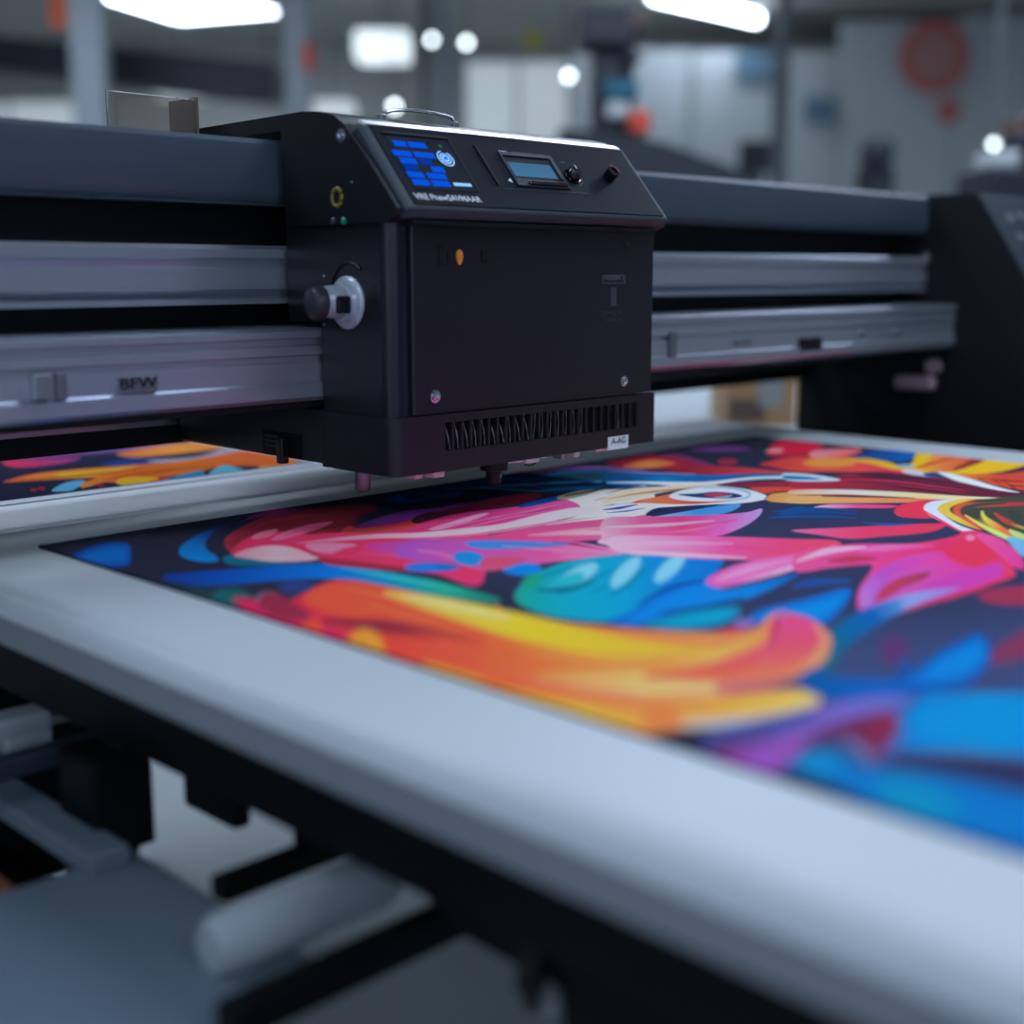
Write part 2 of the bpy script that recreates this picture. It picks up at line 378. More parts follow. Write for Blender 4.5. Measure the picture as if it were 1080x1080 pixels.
    L('C3', [(740,272),(900,242),(1060,226)], 1.1, (40,100,180), soft=.5)
    L('C3', [(620,300),(780,268),(940,232)], .8, (20,60,140), soft=.4)
    B('C3', [(1010,230),(1060,212),(1120,206),(1120,232),(1050,240)], (222,90,60), soft=.5)
    B('C3', [(0,394),(300,384),(500,350),(760,315),(960,300),(1100,288),(1100,385),(850,402),(600,412),(300,398),(0,404)], [(228,66,120),(240,84,150),(242,110,176)], soft=.8)
    L('C3', [(520,382),(800,352),(1080,330)], 1.6, [(250,130,170),(250,190,215)], soft=1)
    L('C3', [(530,380),(800,368),(1100,372)], 2.6, [(244,140,180),(255,228,238)], soft=1.2)
    B('C3', [(-20,402),(350,400),(700,408),(860,430),(990,462),(900,482),(640,508),(400,540),(300,545),(150,505),(0,500),(-100,470)], [(176,84,196),(208,84,176),(224,90,160),(240,150,200)], soft=1)
    L('C3', [(640,412),(760,425),(900,452)], 1.2, [(90,30,80),(180,60,130)], soft=.8)
    B('C3', [(225,418),(300,405),(500,408),(720,420),(600,437),(400,447),(280,442)], [(60,140,225),(90,130,210)], soft=1)
    L('C3', [(0,452),(120,470),(240,520),(330,545)], 3, [(220,110,190),(205,90,150)], soft=2)
    E('C3', 245, 490, 75, 34, (24,140,222), soft=1.8, tilt=.1); E('C3', 80, 532, 120, 22, (20,110,204), soft=1.8)
    E('C3', 500, 541, 96, 30, (0,132,226), soft=1.8); E('C2', 1010, 487, 80, 20, (24,120,220), soft=1.8)
    B('C3', [(300,500),(420,480),(520,495),(440,530),(330,548)], (214,80,120), soft=2)
    B('C3', [(855,412),(950,378),(1100,370),(1110,478),(960,440)], (240,190,226), soft=1)
    L('C3', [(960,430),(1050,452),(1120,470)], 2, (248,120,190), soft=1)
    # the bright stem
    L('P', [(313,573),(353,569),(398,565.5),(440,564.5),(484,561),(529,556.5),(573,546.5),(607,540),(650,535)], [.6,1.6,2.2,2.6,3.2,4,5,5,2], [(236,110,150),(246,170,200),(250,214,232),(252,226,240),(250,232,244),(248,240,248)], soft=.9)
    for k in range(7):
        L('C3', [(60+k*60,395-k*6),(330+k*50,372-k*9),(620+k*40,330-k*6)], .7, [(252,170,205),(214,40,110),(250,140,190)][k % 3], soft=.5, alpha=.7)
        L('C3', [(40+k*70,352-k*12),(260+k*60,318-k*12),(420+k*45,285-k*8)], .7, [(250,150,200),(196,36,100)][k % 2], soft=.5, alpha=.65)
    for k in range(6): L('C3', [(400+k*60,430+k*6),(600+k*50,446+k*5),(840+k*22,452+k*4)], .8, [(250,160,205),(200,70,150)][k % 2], soft=.8, alpha=.6)
    # ---- C4 : eye
    B('C4', [(0,184),(120,160),(250,148),(400,168),(540,204),(400,217),(200,217),(50,212)], [(120,26,56),(190,36,60),(150,36,66)], soft=.8)
    B('C4', [(80,206),(150,182),(260,172),(360,190),(250,212),(120,217)], [(200,70,50),(240,150,80),(220,100,60)], soft=1)
    L('C4', [(250,150),(360,150),(470,180),(560,205)], [.5,2.2,2.2,.5], [(110,56,110),(140,50,110)], soft=.7)
    B('C4', [(430,118),(520,100),(680,104),(745,120),(640,128),(480,127)], (112,62,130), soft=1)
    E('C4', 625, 182, 52, 14, (166,44,70), soft=1)
    B('C4', [(380,212),(600,206),(800,220),(960,240),(1090,252),(900,252),(500,248),(300,232)], [(120,36,60),(205,52,64),(226,90,70)], soft=.7)
    B('C4', [(-10,228),(150,230),(300,240),(500,250),(700,243),(900,242),(1090,252),(1090,278),(900,268),(700,278),(500,302),(250,300),(0,322)], [(16,70,120),(10,110,190),(16,100,170),(0,140,200)], soft=.6)
    L('C4', [(0,290),(200,290),(400,296),(560,290),(700,272),(850,262),(1085,266)], [1,1.4,2,1.6,1.4,1.8,1], [(120,190,235),(235,245,252),(250,250,255),(180,220,240),(240,250,255)], soft=.6)
    L('C4', [(0,226),(200,238),(460,247)], 1, [(130,110,180),(160,160,220)], soft=.6)
    for y in (262, 276): L('C4', [(60,y),(300,y+4),(520,y+8)], .9, [(10,40,90),(0,150,220),(14,60,120)], soft=.5)
    L('C4', [(650,262),(850,250),(1080,256)], .9, (10,50,96), soft=.5)
    B('C4', [(540,306),(700,292),(900,284),(1090,288),(1090,350),(900,330),(800,330),(700,312)], [(120,36,66),(176,44,70)], soft=.6)
    B('C4', [(740,318),(900,312),(1090,318),(1090,340),(860,350)], (214,80,64), soft=.8)
    B('C4', [(-10,372),(60,332),(200,312),(400,302),(580,302),(400,322),(250,348),(100,382),(-10,402)], (246,232,214), soft=.6)
    L('C4', [(0,376),(150,348),(350,326),(540,306)], 1, [(214,140,60),(190,110,60)], soft=.5)
    L('C4', [(0,345),(120,318),(300,308)], .8, (60,50,60), soft=.5)
    B('C4', [(170,388),(280,358),(400,342),(560,360),(760,388),(500,397),(280,402)], [(235,140,90),(222,84,62),(230,110,70)], soft=.6)
    B('C4', [(-10,417),(150,396),(400,402),(640,388),(830,372),(700,396),(420,408),(250,426),(190,456),(0,472)], (248,244,250), soft=.5)
    L('C4', [(-20,430),(70,420),(160,402)], 1.4, (30,76,170), soft=.5); L('C4', [(0,446),(110,436),(200,420)], .8, (40,90,190), soft=.4)
    B('C4', [(200,456),(262,420),(420,415),(580,402),(420,440),(262,462)], (36,44,88), soft=.5)
    B('C4', [(325,355),(400,326),(550,308),(700,320),(800,345),(826,362),(780,380),(640,386),(450,386),(350,375)], (224,232,246), soft=.5)
    L('C4', [(500,318),(640,318),(740,345),(700,374),(560,382)], 1.2, [(120,190,220),(150,190,225)], soft=.6)
    B('C4', [(368,350),(460,346),(560,337),(660,345),(702,360),(640,371),(520,369),(430,362)], (30,56,112), soft=.5)
    B('C4', [(500,352),(570,343),(640,350),(620,362),(560,364)], (196,62,92), soft=.5)
    L('C4', [(560,366),(630,362),(650,352)], .8, (120,190,225), soft=.4)
    B('C4', [(826,374),(880,344),(1090,332),(1090,394),(880,391)], [(250,170,90),(250,200,140)], soft=.6)
    L('C4', [(840,345),(900,338),(1080,330)], .8, (90,30,40), soft=.5)
    B('C4', [(240,468),(400,440),(550,414),(692,400),(640,440),(500,466),(300,472)], [(150,190,235),(60,150,226),(80,160,230)], soft=.6)
    B('C4', [(-10,477),(200,466),(450,460),(650,450),(740,440),(802,424),(790,460),(720,512),(600,560),(480,577),(200,582),(-10,592)], [(250,190,218),(242,110,176),(240,72,148),(226,100,190),(190,160,226)], soft=.6)
    L('C4', [(0,520),(300,508),(560,486)], 1.8, [(250,220,236),(246,170,210)], soft=1); L('C4', [(300,548),(480,520),(680,480)], 1.4, [(244,90,130),(236,80,160)], soft=1)
    L('C4', [(120,548),(400,540),(600,500)], 1.2, [(250,90,160),(252,140,190)], soft=.8)
    for a_, b_ in (((860,440),(1080,432)), ((880,455),(1000,450)), ((840,472),(1090,466)), ((930,430),(1090,448))):
        L('C4', [a_, ((a_[0]+b_[0])/2, a_[1]-8), b_], 1.4, (0,84,156), soft=.8)
    # ---- C5 : far right
    B('C5', [(-90,70),(60,72),(128,95),(60,130),(-60,142),(-140,130)], (200,30,66), soft=.8, inner=(214,30,70), r=5)
    B('C5', [(-150,118),(-100,105),(-60,110),(-90,122)], (226,160,160), soft=.8)
    B('C5', [(-170,178),(-60,150),(60,140),(220,138),(350,160),(500,205),(660,240),(820,275),(600,250),(400,222),(200,214),(0,214),(-120,190)], [(205,50,60),(235,90,70),(222,50,84),(180,44,70)], soft=.8)
    B('C5', [(30,172),(100,150),(200,152),(280,178),(180,190),(80,188)], (242,160,70), soft=1.5)
    B('C5', [(60,128),(120,110),(290,102),(302,118),(240,138),(100,150)], [(236,150,160),(228,90,100)], soft=.8)
    B('C5', [(262,142),(330,118),(450,106),(582,120),(570,147),(500,164),(400,160)], [(20,60,120),(0,96,190)], soft=.7)
    B('C5', [(570,125),(640,128),(760,135),(920,152),(1000,160),(840,200),(740,217),(640,215),(560,198)], [(240,190,50),(226,120,66),(206,84,60),(180,54,54)], soft=.7)
    B('C5', [(740,205),(800,172),(850,150),(940,158),(850,192)], (144,44,52), soft=.8)
    L('C5', [(560,200),(650,172),(760,142)], 1.5, [(210,60,50),(190,60,56)], soft=.8)
    B('C5', [(200,156),(320,150),(420,164),(500,185),(552,168),(582,124),(640,130),(610,165),(560,192),(640,214),(740,212),(850,180),(920,157),(1090,172),(1060,192),(950,216),(820,226),(650,221),(480,206),(350,177)], [(246,170,60),(240,196,40),(244,200,34),(240,190,40)], soft=.6)
    B('C5', [(470,182),(540,178),(560,192),(500,196)], (150,170,200), soft=.5)
    B('C5', [(498,212),(560,206),(648,238),(560,230)], (200,204,236), soft=.5)
    B('C5', [(600,225),(660,216),(740,240),(640,240)], (20,70,130), soft=.6)
    B('C5', [(740,232),(850,225),(1000,222),(1090,212),(1180,240),(1180,300),(1080,300),(950,280),(880,258)], [(230,130,60),(206,76,52),(200,70,60)], soft=.7)
    for k in range(5): L('C5', [(860+k*30,245+k*3),(960+k*20,255+k*10),(1090,262+k*12)], .9, [(120,30,36),(240,90,60)][k % 2], soft=.5)
    B('C5', [(150,240),(300,218),(480,222),(700,250),(900,290),(1090,318),(1090,346),(800,330),(500,306),(250,296),(-10,292),(-10,262)], [(190,46,76),(150,40,66),(110,34,62),(90,30,56)], soft=.6)
    for k in range(5): L('C5', [(120+60*k,240+k*8),(420+40*k,248+k*12),(800,296+k*7)], 1.1, [(70,32,56),(206,52,84),(60,30,52),(170,44,76),(56,28,50)][k], soft=.5)
    B('C5', [(260,222),(420,215),(620,245),(760,275),(560,255),(400,242)], (74,36,60), soft=.7)
    B('C5', [(672,216),(740,224),(850,254),(960,288),(1060,312),(960,302),(820,272),(740,250)], (216,230,240), soft=.5)
    B('C5', [(-60,222),(80,228),(205,250),(150,259),(-40,256)], (200,226,242), soft=.5); B('C5', [(-60,232),(40,236),(120,250),(-40,250)], (0,120,190), soft=.6)
    B('C5', [(-20,302),(200,298),(500,310),(800,330),(1160,345),(1160,352),(700,346),(400,331),(100,322),(-20,320)], [(240,190,150),(246,240,240),(250,232,160),(246,240,200),(240,235,230)], soft=.5)
    B('C5', [(-20,330),(200,334),(500,340),(660,346),(560,359),(300,362),(-20,362)], [(252,200,130),(250,176,110),(240,120,90)], soft=.6)
    L('C5', [(0,325),(250,326),(560,338)], 1, (150,50,40), soft=.5)
    B('C5', [(86,382),(180,368),(460,372),(440,386),(250,386),(120,389)], [(250,190,230),(240,90,160),(230,60,100)], soft=.6)
    B('C5', [(464,402),(500,370),(600,350),(680,350),(660,380),(690,420),(640,434),(560,434),(490,426)], (238,58,92), soft=.7)
    # swirl
    B('C5', [(700,400),(760,356),(900,342),(1200,345),(1200,640),(1040,560),(900,500),(780,445)], (66,70,64), soft=1)
    for pts, hw, cc in [([(1180,365),(900,370),(770,380),(790,430),(950,500),(1080,570)], 4, [(190,50,70),(200,50,60),(210,90,60),(220,90,70)]),
                        ([(1000,362),(860,372),(790,400),(860,440),(980,510),(1100,560)], 3.6, [(70,70,60),(180,170,60),(222,206,70),(226,200,90),(210,220,130)]),
                        ([(880,400),(900,440),(1000,500),(1100,530)], 3.4, [(210,220,90),(235,120,70),(230,90,70)]),
                        ([(940,410),(1000,450),(1100,490)], 2.8, [(210,60,60),(170,70,60),(200,180,90)]),
                        ([(800,420),(900,480),(1000,530),(1100,590)], 2.4, [(236,210,100),(200,225,130),(190,220,200)]),
                        ([(1010,400),(1060,440),(1140,460)], 6, [(54,66,62),(60,72,66)]),
                        ([(1010,490),(1060,520),(1140,540)], 4, [(200,215,110),(170,210,150)])]:
        L('C5', pts, hw, cc, soft=1.2)
    B('C5', [(655,375),(720,350),(860,343),(760,368),(728,398),(790,440),(880,490),(800,468),(700,420)], [(226,190,60),(232,200,80),(222,120,60)], soft=.7)
    B('C5', [(604,386),(640,356),(760,344),(700,364),(668,390),(700,420),(770,465),(852,498),(812,504),(720,466),(640,426)], (214,220,242), soft=.6)
    L('C5', [(610,400),(700,455),(800,508)], 1.5, [(240,60,110),(240,70,120)], soft=.8)
    B('C5', [(-20,492),(200,480),(450,468),(692,460),(684,484),(600,505),(400,522),(250,532),(100,512)], [(244,110,170),(244,66,112),(240,60,96)], soft=.8)
    L('C5', [(310,455),(440,465),(560,460)], 1.6, (20,80,160), soft=1); 
    for y in (395, 410, 430): L('C5', [(-20,y),(120,y-6),(290,y+4)], 1.5, (10,76,146), soft=1)
    # ---- C6 / C7 : pink petals in the middle
    B('P', [(543,632),(555,612),(590,595),(640,586),(700,585),(752,587),(763,594),(745,612),(720,630),(690,646),(640,656),(600,653),(570,647)], [(20,165,145),(0,166,196),(0,160,206),(0,130,214),(0,110,205)], soft=1.6)
    B('C6', [(0,525),(100,480),(250,392),(400,342),(480,328),(560,368),(700,340),(905,292),(850,332),(700,402),(500,452),(300,492),(150,545)], [(0,90,180),(0,120,214),(0,130,220),(0,90,180)], soft=1.8, inner=(0,132,220), r=9)
    L('C6', [(150,440),(300,360),(470,325)], [1,3,1], (0,80,170), soft=1.5); L('C6', [(250,480),(450,455),(650,405)], [1,2.5,1], (20,60,130), soft=1.5)
    B('C6', [(170,530),(300,490),(450,458),(600,448),(635,475),(560,530),(400,558),(250,555)], (0,130,176), soft=2, inner=(0,160,200), r=9)
    for a_ in ([(500,628),(640,560),(800,520)], [(620,640),(800,600),(960,530)], [(820,650),(960,600),(1080,540)]):
        L('C3', a_, 1.5, (0,120,160), soft=1.4, alpha=.7)
    E('C3', 545, 600, 50, 34, (24,160,130), soft=4, tilt=-.6)
    for cr, x, y, a_ in (('C3',770,565,-.45), ('C6',90,285,-.8), ('C6',300,265,-.75)):
        E(cr, x, y, 95, 36, (130,206,232), soft=3.5, tilt=a_)
    E('C3', 700, 610, 100, 36, (40,180,200), soft=4, tilt=-.4)
    L('C6', [(10,400),(110,340),(200,250)], [1,3,1], (0,140,180), soft=2)
    L('C3', [(560,640),(700,640),(840,600)], [1,4,1], (0,120,150), soft=2)
    B('C6', [(0,152),(50,114),(300,112),(600,118),(900,128),(1090,136),(1090,175),(900,200),(800,242),(650,228),(450,222),(250,208),(80,196)], [(246,204,230),(240,150,205),(236,92,166),(240,76,130),(244,76,110)], soft=1)
    L('C6', [(60,150),(300,148),(600,150)], 3, [(250,200,232),(240,130,200)], soft=1.5); L('C6', [(120,190),(400,205),(660,218)], 2, [(250,220,238),(246,190,220)], soft=1.3)
    L('C6', [(560,165),(800,180),(1050,190)], 3, [(232,70,150),(244,80,120)], soft=2)
    B('C6', [(468,330),(520,290),(620,250),(800,214),(1000,184),(1090,158),(1090,242),(900,272),(750,312),(600,347),(520,359)], [(222,90,180),(236,120,196),(236,110,186),(240,150,205)], soft=1.4)
    L('C6', [(520,325),(700,265),(900,225)], 3, [(236,170,220),(240,140,196)], soft=1.5); L('C6', [(640,330),(840,275),(1060,205)], 3, [(244,150,206),(240,200,230)], soft=1.6)
    B('C6', [(660,530),(720,468),(850,432),(1000,396),(1100,366),(1160,370),(1140,430),(1080,500),(1000,540),(860,520)], (0,104,200), soft=2, inner=(0,138,222), r=12)
    L('C6', [(880,355),(980,335),(1160,325)], 4, (24,80,160), soft=2.5)
    B('C7', [(0,200),(150,165),(300,150),(500,152),(650,136),(760,112),(800,90),(880,95),(960,150),(1034,275),(1020,312),(900,352),(750,396),(500,472),(370,472),(320,477),(288,440),(300,360),(360,262),(300,252),(150,266),(0,282)], [(240,90,160),(226,70,150),(238,56,112),(232,60,110)], soft=1.2)
    L('C7', [(0,235),(150,185),(330,168)], 3.5, [(240,180,215),(244,190,225)], soft=1.5); L('C7', [(300,180),(450,168),(650,160)], 3.5, [(240,130,205),(236,80,160)], soft=2)
    L('C7', [(150,235),(260,225),(380,220)], 4, (196,56,92), soft=2)
    B('C7', [(320,455),(330,360),(400,280),(520,215),(700,190),(840,230),(760,330),(560,400),(420,450)], [(180,90,200),(214,80,180),(226,60,150)], soft=2.5)
    L('C7', [(335,462),(340,380),(420,290),(560,240),(700,235)], [5,8,6,4,2], [(190,120,215),(184,84,196),(215,70,180),(235,70,150)], soft=2.5)
    B('C7', [(372,425),(410,362),(500,310),(632,284),(600,322),(500,362),(430,408)], [(206,60,90),(160,60,90)], soft=1.8)
    B('C7', [(480,420),(620,340),(840,265),(960,240),(960,310),(750,385),(560,440)], (206,66,180), soft=3)
    B('C7', [(330,492),(400,436),(520,392),(650,368),(780,360),(620,420),(480,478),(380,512)], [(80,110,190),(140,160,226),(160,120,210)], soft=2)
    L('C7', [(480,478),(640,430),(860,368),(1020,300)], 1.6, (204,56,90), soft=1.3)
    B('C7', [(700,190),(800,130),(900,150),(950,220),(850,260),(760,240)], (244,58,96), soft=4)
    B('C7', [(850,108),(950,118),(1050,190),(1085,262),(1040,266),(960,202)], [(238,90,160),(220,60,150)], soft=1.3)
    E('C7', 825, 122, 20, 14, (250,150,190), soft=2)
    B('C7', [(1000,120),(1090,140),(1090,215),(1040,180)], (110,180,225), soft=1.5)
    L('C7', [(500,442),(350,500),(200,600),(130,690),(70,780)], [6,11,13,14,12], [(80,140,210),(0,96,176),(0,100,160),(8,104,124),(10,90,130)], soft=3)
    B('C7', [(860,392),(950,362),(1090,350),(1200,350),(1200,440),(1080,442),(920,432)], (160,50,84), soft=3)
    B('C7', [(880,700),(1000,612),(1090,560),(1200,560),(1200,680),(1060,700),(950,722)], (130,52,88), soft=7)
    E('C7', 465, 660, 70, 70, (92,54,110), soft=8); B('C7', [(480,780),(510,680),(540,780)], (10,80,160), soft=4)
    # ---- orange feathers
    edge = [(8,115),(190,198),(430,300),(700,388),(1080,500)]
    B('D1', [(60,130),(200,120),(350,48),(450,42),(600,72),(800,118),(1000,165),(1120,190),(1300,260),(1300,600),(1000,520),(650,400),(300,270),(120,180)], [(214,40,80),(224,56,60),(238,96,62),(236,104,60)], soft=2.5)
    B('D1', [(20,110),(150,120),(300,180),(420,240),(700,380),(600,380),(400,310),(180,215)], (210,34,92), soft=4)
    B('D1', [(120,90),(180,90),(300,170),(200,180),(120,140)], (150,40,70), soft=4)
    E('D1', 300, 215, 40, 36, (232,80,60), soft=4)
    B('D1', [(270,110),(350,56),(460,50),(640,80),(760,130),(760,190),(600,180),(400,165)], (236,88,60), soft=3)
    L('D1', [(340,185),(560,205),(760,230),(960,270)], [2,7,6,2], [(140,44,66),(150,40,60),(220,60,56)], soft=3.5)
    B('D1', [(430,250),(480,212),(540,240),(560,320),(500,340),(440,300)], [(238,150,50),(230,160,50)], soft=4.5)
    B('D2', [(-60,70),(0,88),(200,115),(450,135),(650,142),(760,132),(812,92),(850,76),(955,108),(1002,170),(980,222),(900,278),(820,310),(700,335),(760,330),(900,318),(978,345),(930,395),(700,430),(500,452),(400,462),(200,432),(0,385),(-100,300)], [(238,100,60),(240,130,70),(240,150,90),(232,120,90)], soft=2.5)
    B('D2', [(80,272),(300,262),(600,252),(700,285),(690,335),(400,342),(150,312)], [(240,150,70),(228,196,120),(220,180,130)], soft=4)
    L('D2', [(0,180),(200,232),(500,245),(700,205)], [3,6,6,2], [(240,120,60),(242,160,70),(246,170,80)], soft=3)
    L('D1', [(560,85),(700,120),(900,170),(1080,215),(1300,262),(1500,285),(1750,290)], [2,8,12,14,13,9,3], [(244,190,90),(246,214,80),(244,214,50),(242,206,50),(242,196,60),(244,170,70)], soft=4)
    L('D1', [(620,95),(800,132),(1000,175)], [1,4,2], (252,236,150), soft=2.5)
    L('D1', [(700,345),(850,400),(1080,470),(1300,510)], [4,7,8,7], [(240,180,40),(244,182,30),(242,180,50)], soft=3.5)
    L('D1', [(900,400),(1080,425)], [1,3,1], (226,66,50), soft=2)
    B('D2', [(-20,330),(200,368),(450,385),(700,352),(900,328),(978,345),(900,388),(620,405),(450,450),(300,432),(100,392),(-20,372)], [(242,184,40),(240,196,70),(236,160,70),(242,190,70),(226,200,100)], soft=3)
    E('D2', 470, 412, 60, 34, (232,130,70), soft=5)
    L('D2', [(540,432),(700,425),(860,405),(965,362)], [3,5,5,2], [(190,190,190),(200,205,205),(190,180,170)], soft=3)
    L('D2', [(0,290),(200,312),(420,345)], [3,3,2], [(238,110,80),(232,150,130)], soft=2.5)
    B('D2', [(420,282),(600,242),(720,202),(805,170),(822,112),(850,80),(950,102),(1000,165),(978,220),(880,270),(760,300),(600,292)], [(232,76,140),(234,90,110),(240,130,90)], p=(850,100), q=(860,290), soft=2.5)
    L('D2', [(960,115),(992,165),(960,230),(860,285)], [2,6,7,3], [(236,140,120),(244,160,110),(240,130,90)], soft=3)
    L('D2', [(420,278),(620,275),(780,232)], [2,4,2], [(244,80,64),(240,90,80)], soft=2.5)
    B('D2', [(460,238),(650,192),(740,155),(800,132),(800,172),(700,212),(560,245)], [(244,160,80),(250,200,90),(244,150,90)], soft=2.5)
    B('D2', [(650,300),(780,290),(860,280),(820,312),(740,332),(660,335)], (206,110,110), soft=3.5)
    L('D2', [(820,180),(835,120),(850,90)], [2,4,2], (206,60,110), soft=2.5)
    L('D2', [(640,142),(760,128)], [1,3,1], (214,60,70), soft=2); E('D2', 735, 112, 34, 16, (130,110,184), soft=3); E('D2', 850, 84, 22, 14, (190,110,170), soft=3)
    for k in range(8):
        L('D2', [(60+k*30,200+k*26),(330,225+k*24),(620+k*14,205+k*24)], 1.6, [(250,206,110),(226,90,56),(246,170,80),(236,120,60)][k % 4], soft=1.6, alpha=.55)
    for k in range(6):
        L('D1', [(420+k*30,70+k*20),(650+k*30,120+k*28),(900+k*30,200+k*30)], 1.5, [(248,150,70),(206,50,50),(240,120,70)][k % 3], soft=2, alpha=.5)
    # ---- blues of the near right
    B('D3', [(270,190),(340,150),(400,178),(600,190),(700,180),(900,200),(750,240),(600,252),(450,272),(360,258),(300,225)], [(0,86,150),(0,96,190),(0,90,180)], soft=4)
    B('D3', [(625,205),(700,150),(770,95),(860,48),(920,25),(962,70),(952,140),(885,198),(760,222)], (0,84,176), soft=3, inner=(0,132,218), r=14)
    B('D3', [(-60,400),(0,376),(150,340),(350,290),(550,250),(684,254),(640,290),(450,342),(350,385),(260,480),(190,525),(90,505),(-40,480)], [(60,70,140),(110,90,176),(120,100,190),(90,110,190)], soft=4)
    L('D3', [(0,375),(180,350),(340,312)], [4,7,3], (50,70,140), soft=5)
    B('D3', [(-30,470),(60,442),(200,412),(320,385),(230,500),(160,532),(60,505)], [(160,60,140),(150,84,186),(150,70,150)], soft=4)
    B('D3', [(-40,430),(60,410),(200,400),(120,425),(0,455)], (90,40,90), soft=5)
    B('D3', [(300,405),(400,352),(600,308),(628,350),(580,440),(548,474),(520,440),(450,392),(350,405)], [(120,50,120),(110,40,80),(150,40,80)], soft=4)
    L('D3', [(620,300),(655,350),(620,430),(560,480)], [3,5,5,3], (90,100,180), soft=4); L('D3', [(440,400),(500,440),(540,490)], [2,4,3], (120,120,180), soft=4)
    B('D3', [(640,330),(700,262),(780,240),(1080,236),(1500,240),(1500,500),(1080,468),(850,452),(640,436),(660,380)], [(0,120,200),(0,140,210),(0,130,205),(0,110,190)], soft=4, inner=(0,142,212), r=22)
    L('D3', [(700,455),(900,460),(1120,480)], 2.5, (90,96,140), soft=3)
    B('D3', [(560,480),(800,470),(1100,490),(1300,560),(1080,585),(800,540),(620,510)], (44,48,88), soft=5)
    B('D3', [(235,512),(300,462),(370,444),(440,460),(520,502),(700,520),(900,552),(1080,592),(1400,660),(1700,1100),(1300,1060),(1080,830),(900,790),(700,705),(520,635),(400,572)], [(0,120,190),(0,110,190),(0,104,186),(0,86,170)], soft=5, inner=(0,118,196), r=26)
    E('D3', 700, 620, 150, 60, (0,142,190), soft=16, tilt=.3); E('D3', 350, 490, 70, 34, (0,140,200), soft=9)
    L('D3', [(240,512),(400,585),(520,642),(700,715),(900,800),(1080,860)], [4,5,5,6,7,7], (26,34,62), soft=4, alpha=.8)
    # ---- beyond the right and the near edge of the frame the design goes on
    for pts, hw, cc in [([(1150,640),(1300,600),(1500,590)], 14, (190,50,96)), ([(1150,760),(1350,700),(1700,680)], 20, (0,120,200)),
                        ([(1200,560),(1350,540),(1500,545)], 8, (240,180,60)), ([(1250,900),(1500,860),(1900,900)], 34, (224,70,120)),
                        ([(1300,1150),(1700,1100),(2300,1200)], 50, (240,150,60)), ([(1100,1000),(1300,1000),(1600,1040)], 20, (0,150,180)),
                        ([(1150,520),(1250,505),(1350,505)], 5, (230,90,70))]:
        L('P', pts, hw, cc, soft=6)

def paint_small(c):
    B, E, L = c.B, c.E, c.L
    B('S', [(-200,130),(-100,100),(20,95),(200,80),(450,58),(600,40),(640,10),(300,20),(-100,60)], [(150,60,120),(130,80,160),(110,90,160)], soft=2)
    B('S', [(10,100),(120,92),(260,86),(200,104),(60,118)], [(205,50,80),(150,60,130)], soft=1)
    B('S', [(330,105),(420,90),(520,88),(480,108),(380,114)], (24,64,140), soft=1)
    B('S', [(380,72),(500,50),(640,38),(760,52),(640,66),(520,78),(430,84)], [(200,110,70),(232,150,56),(200,120,60)], soft=1.2)
    B('S', [(480,95),(640,82),(720,60),(790,52),(800,70),(660,88),(560,104)], (150,170,204), soft=1)
    B('S', [(10,165),(100,140),(250,124),(400,112),(560,98),(680,82),(800,62),(900,80),(1000,92),(960,104),(830,112),(720,116),(600,140),(500,152),(440,172),(390,168),(340,166),(270,184),(262,168),(310,152),(180,156),(80,162)], [(214,84,60),(240,150,50),(234,110,44),(240,130,50),(226,96,50),(240,150,60)], soft=.8)
    B('S', [(180,140),(320,124),(450,112),(330,140),(240,150)], (248,190,60), soft=1)
    for a_ in ([(60,160),(300,140),(560,108)], [(330,160),(480,132),(700,98)], [(430,150),(560,128),(700,112)]): L('S', a_, .7, (150,60,30), soft=.4)
    B('S', [(378,168),(400,150),(480,148),(520,156),(460,174),(410,176)], (250,196,54), soft=.6)
    B('S', [(480,166),(540,150),(560,156),(520,168)], (226,80,50), soft=.5)
    B('S', [(168,192),(215,166),(276,160),(240,190),(200,196)], (96,176,224), soft=.6)
    B('S', [(500,168),(560,150),(648,128),(664,146),(590,160)], (30,140,204), soft=.7)
    B('S', [(678,140),(720,112),(756,114),(800,132),(720,142)], (96,190,228), soft=.7)
    B('S', [(840,118),(880,105),(960,102),(972,114),(900,124)], (246,180,50), soft=.7); B('S', [(960,100),(1040,96),(1080,104),(1000,112)], (60,150,200), soft=.8)
    B('S', [(760,76),(860,86),(960,104),(880,112),(780,108)], (226,110,56), soft=1)
    L('S', [(240,192),(420,184),(600,168)], 1, (20,70,110), soft=.6)
    for x, y in ((110,190),(135,186),(330,178)): E('S', x, y, 12, 5, (150,40,60), soft=.8)

# ================================================================== ROOM
def rs(name, bm, m, label):
    o = obj(name, bm, m); return struct(o, label)
FB, ZC = 16.0, 3.8
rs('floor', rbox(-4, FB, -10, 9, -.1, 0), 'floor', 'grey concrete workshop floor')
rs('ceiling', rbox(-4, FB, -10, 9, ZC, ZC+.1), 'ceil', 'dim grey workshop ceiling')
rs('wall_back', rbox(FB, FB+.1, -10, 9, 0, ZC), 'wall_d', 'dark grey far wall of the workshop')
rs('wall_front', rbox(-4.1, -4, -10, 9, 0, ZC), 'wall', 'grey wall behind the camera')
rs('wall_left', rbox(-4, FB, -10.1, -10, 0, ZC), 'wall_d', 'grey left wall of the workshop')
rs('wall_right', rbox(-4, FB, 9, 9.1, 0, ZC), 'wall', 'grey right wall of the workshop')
def rrect(u0, u1, v0, v1, F, d=.1, bev=0):
    R0, z1 = seen(u0, v0, F); R1, z0 = seen(u1, v1, F); return rbox(F, F+d, R0, R1, max(z0, 0), z1, bev)
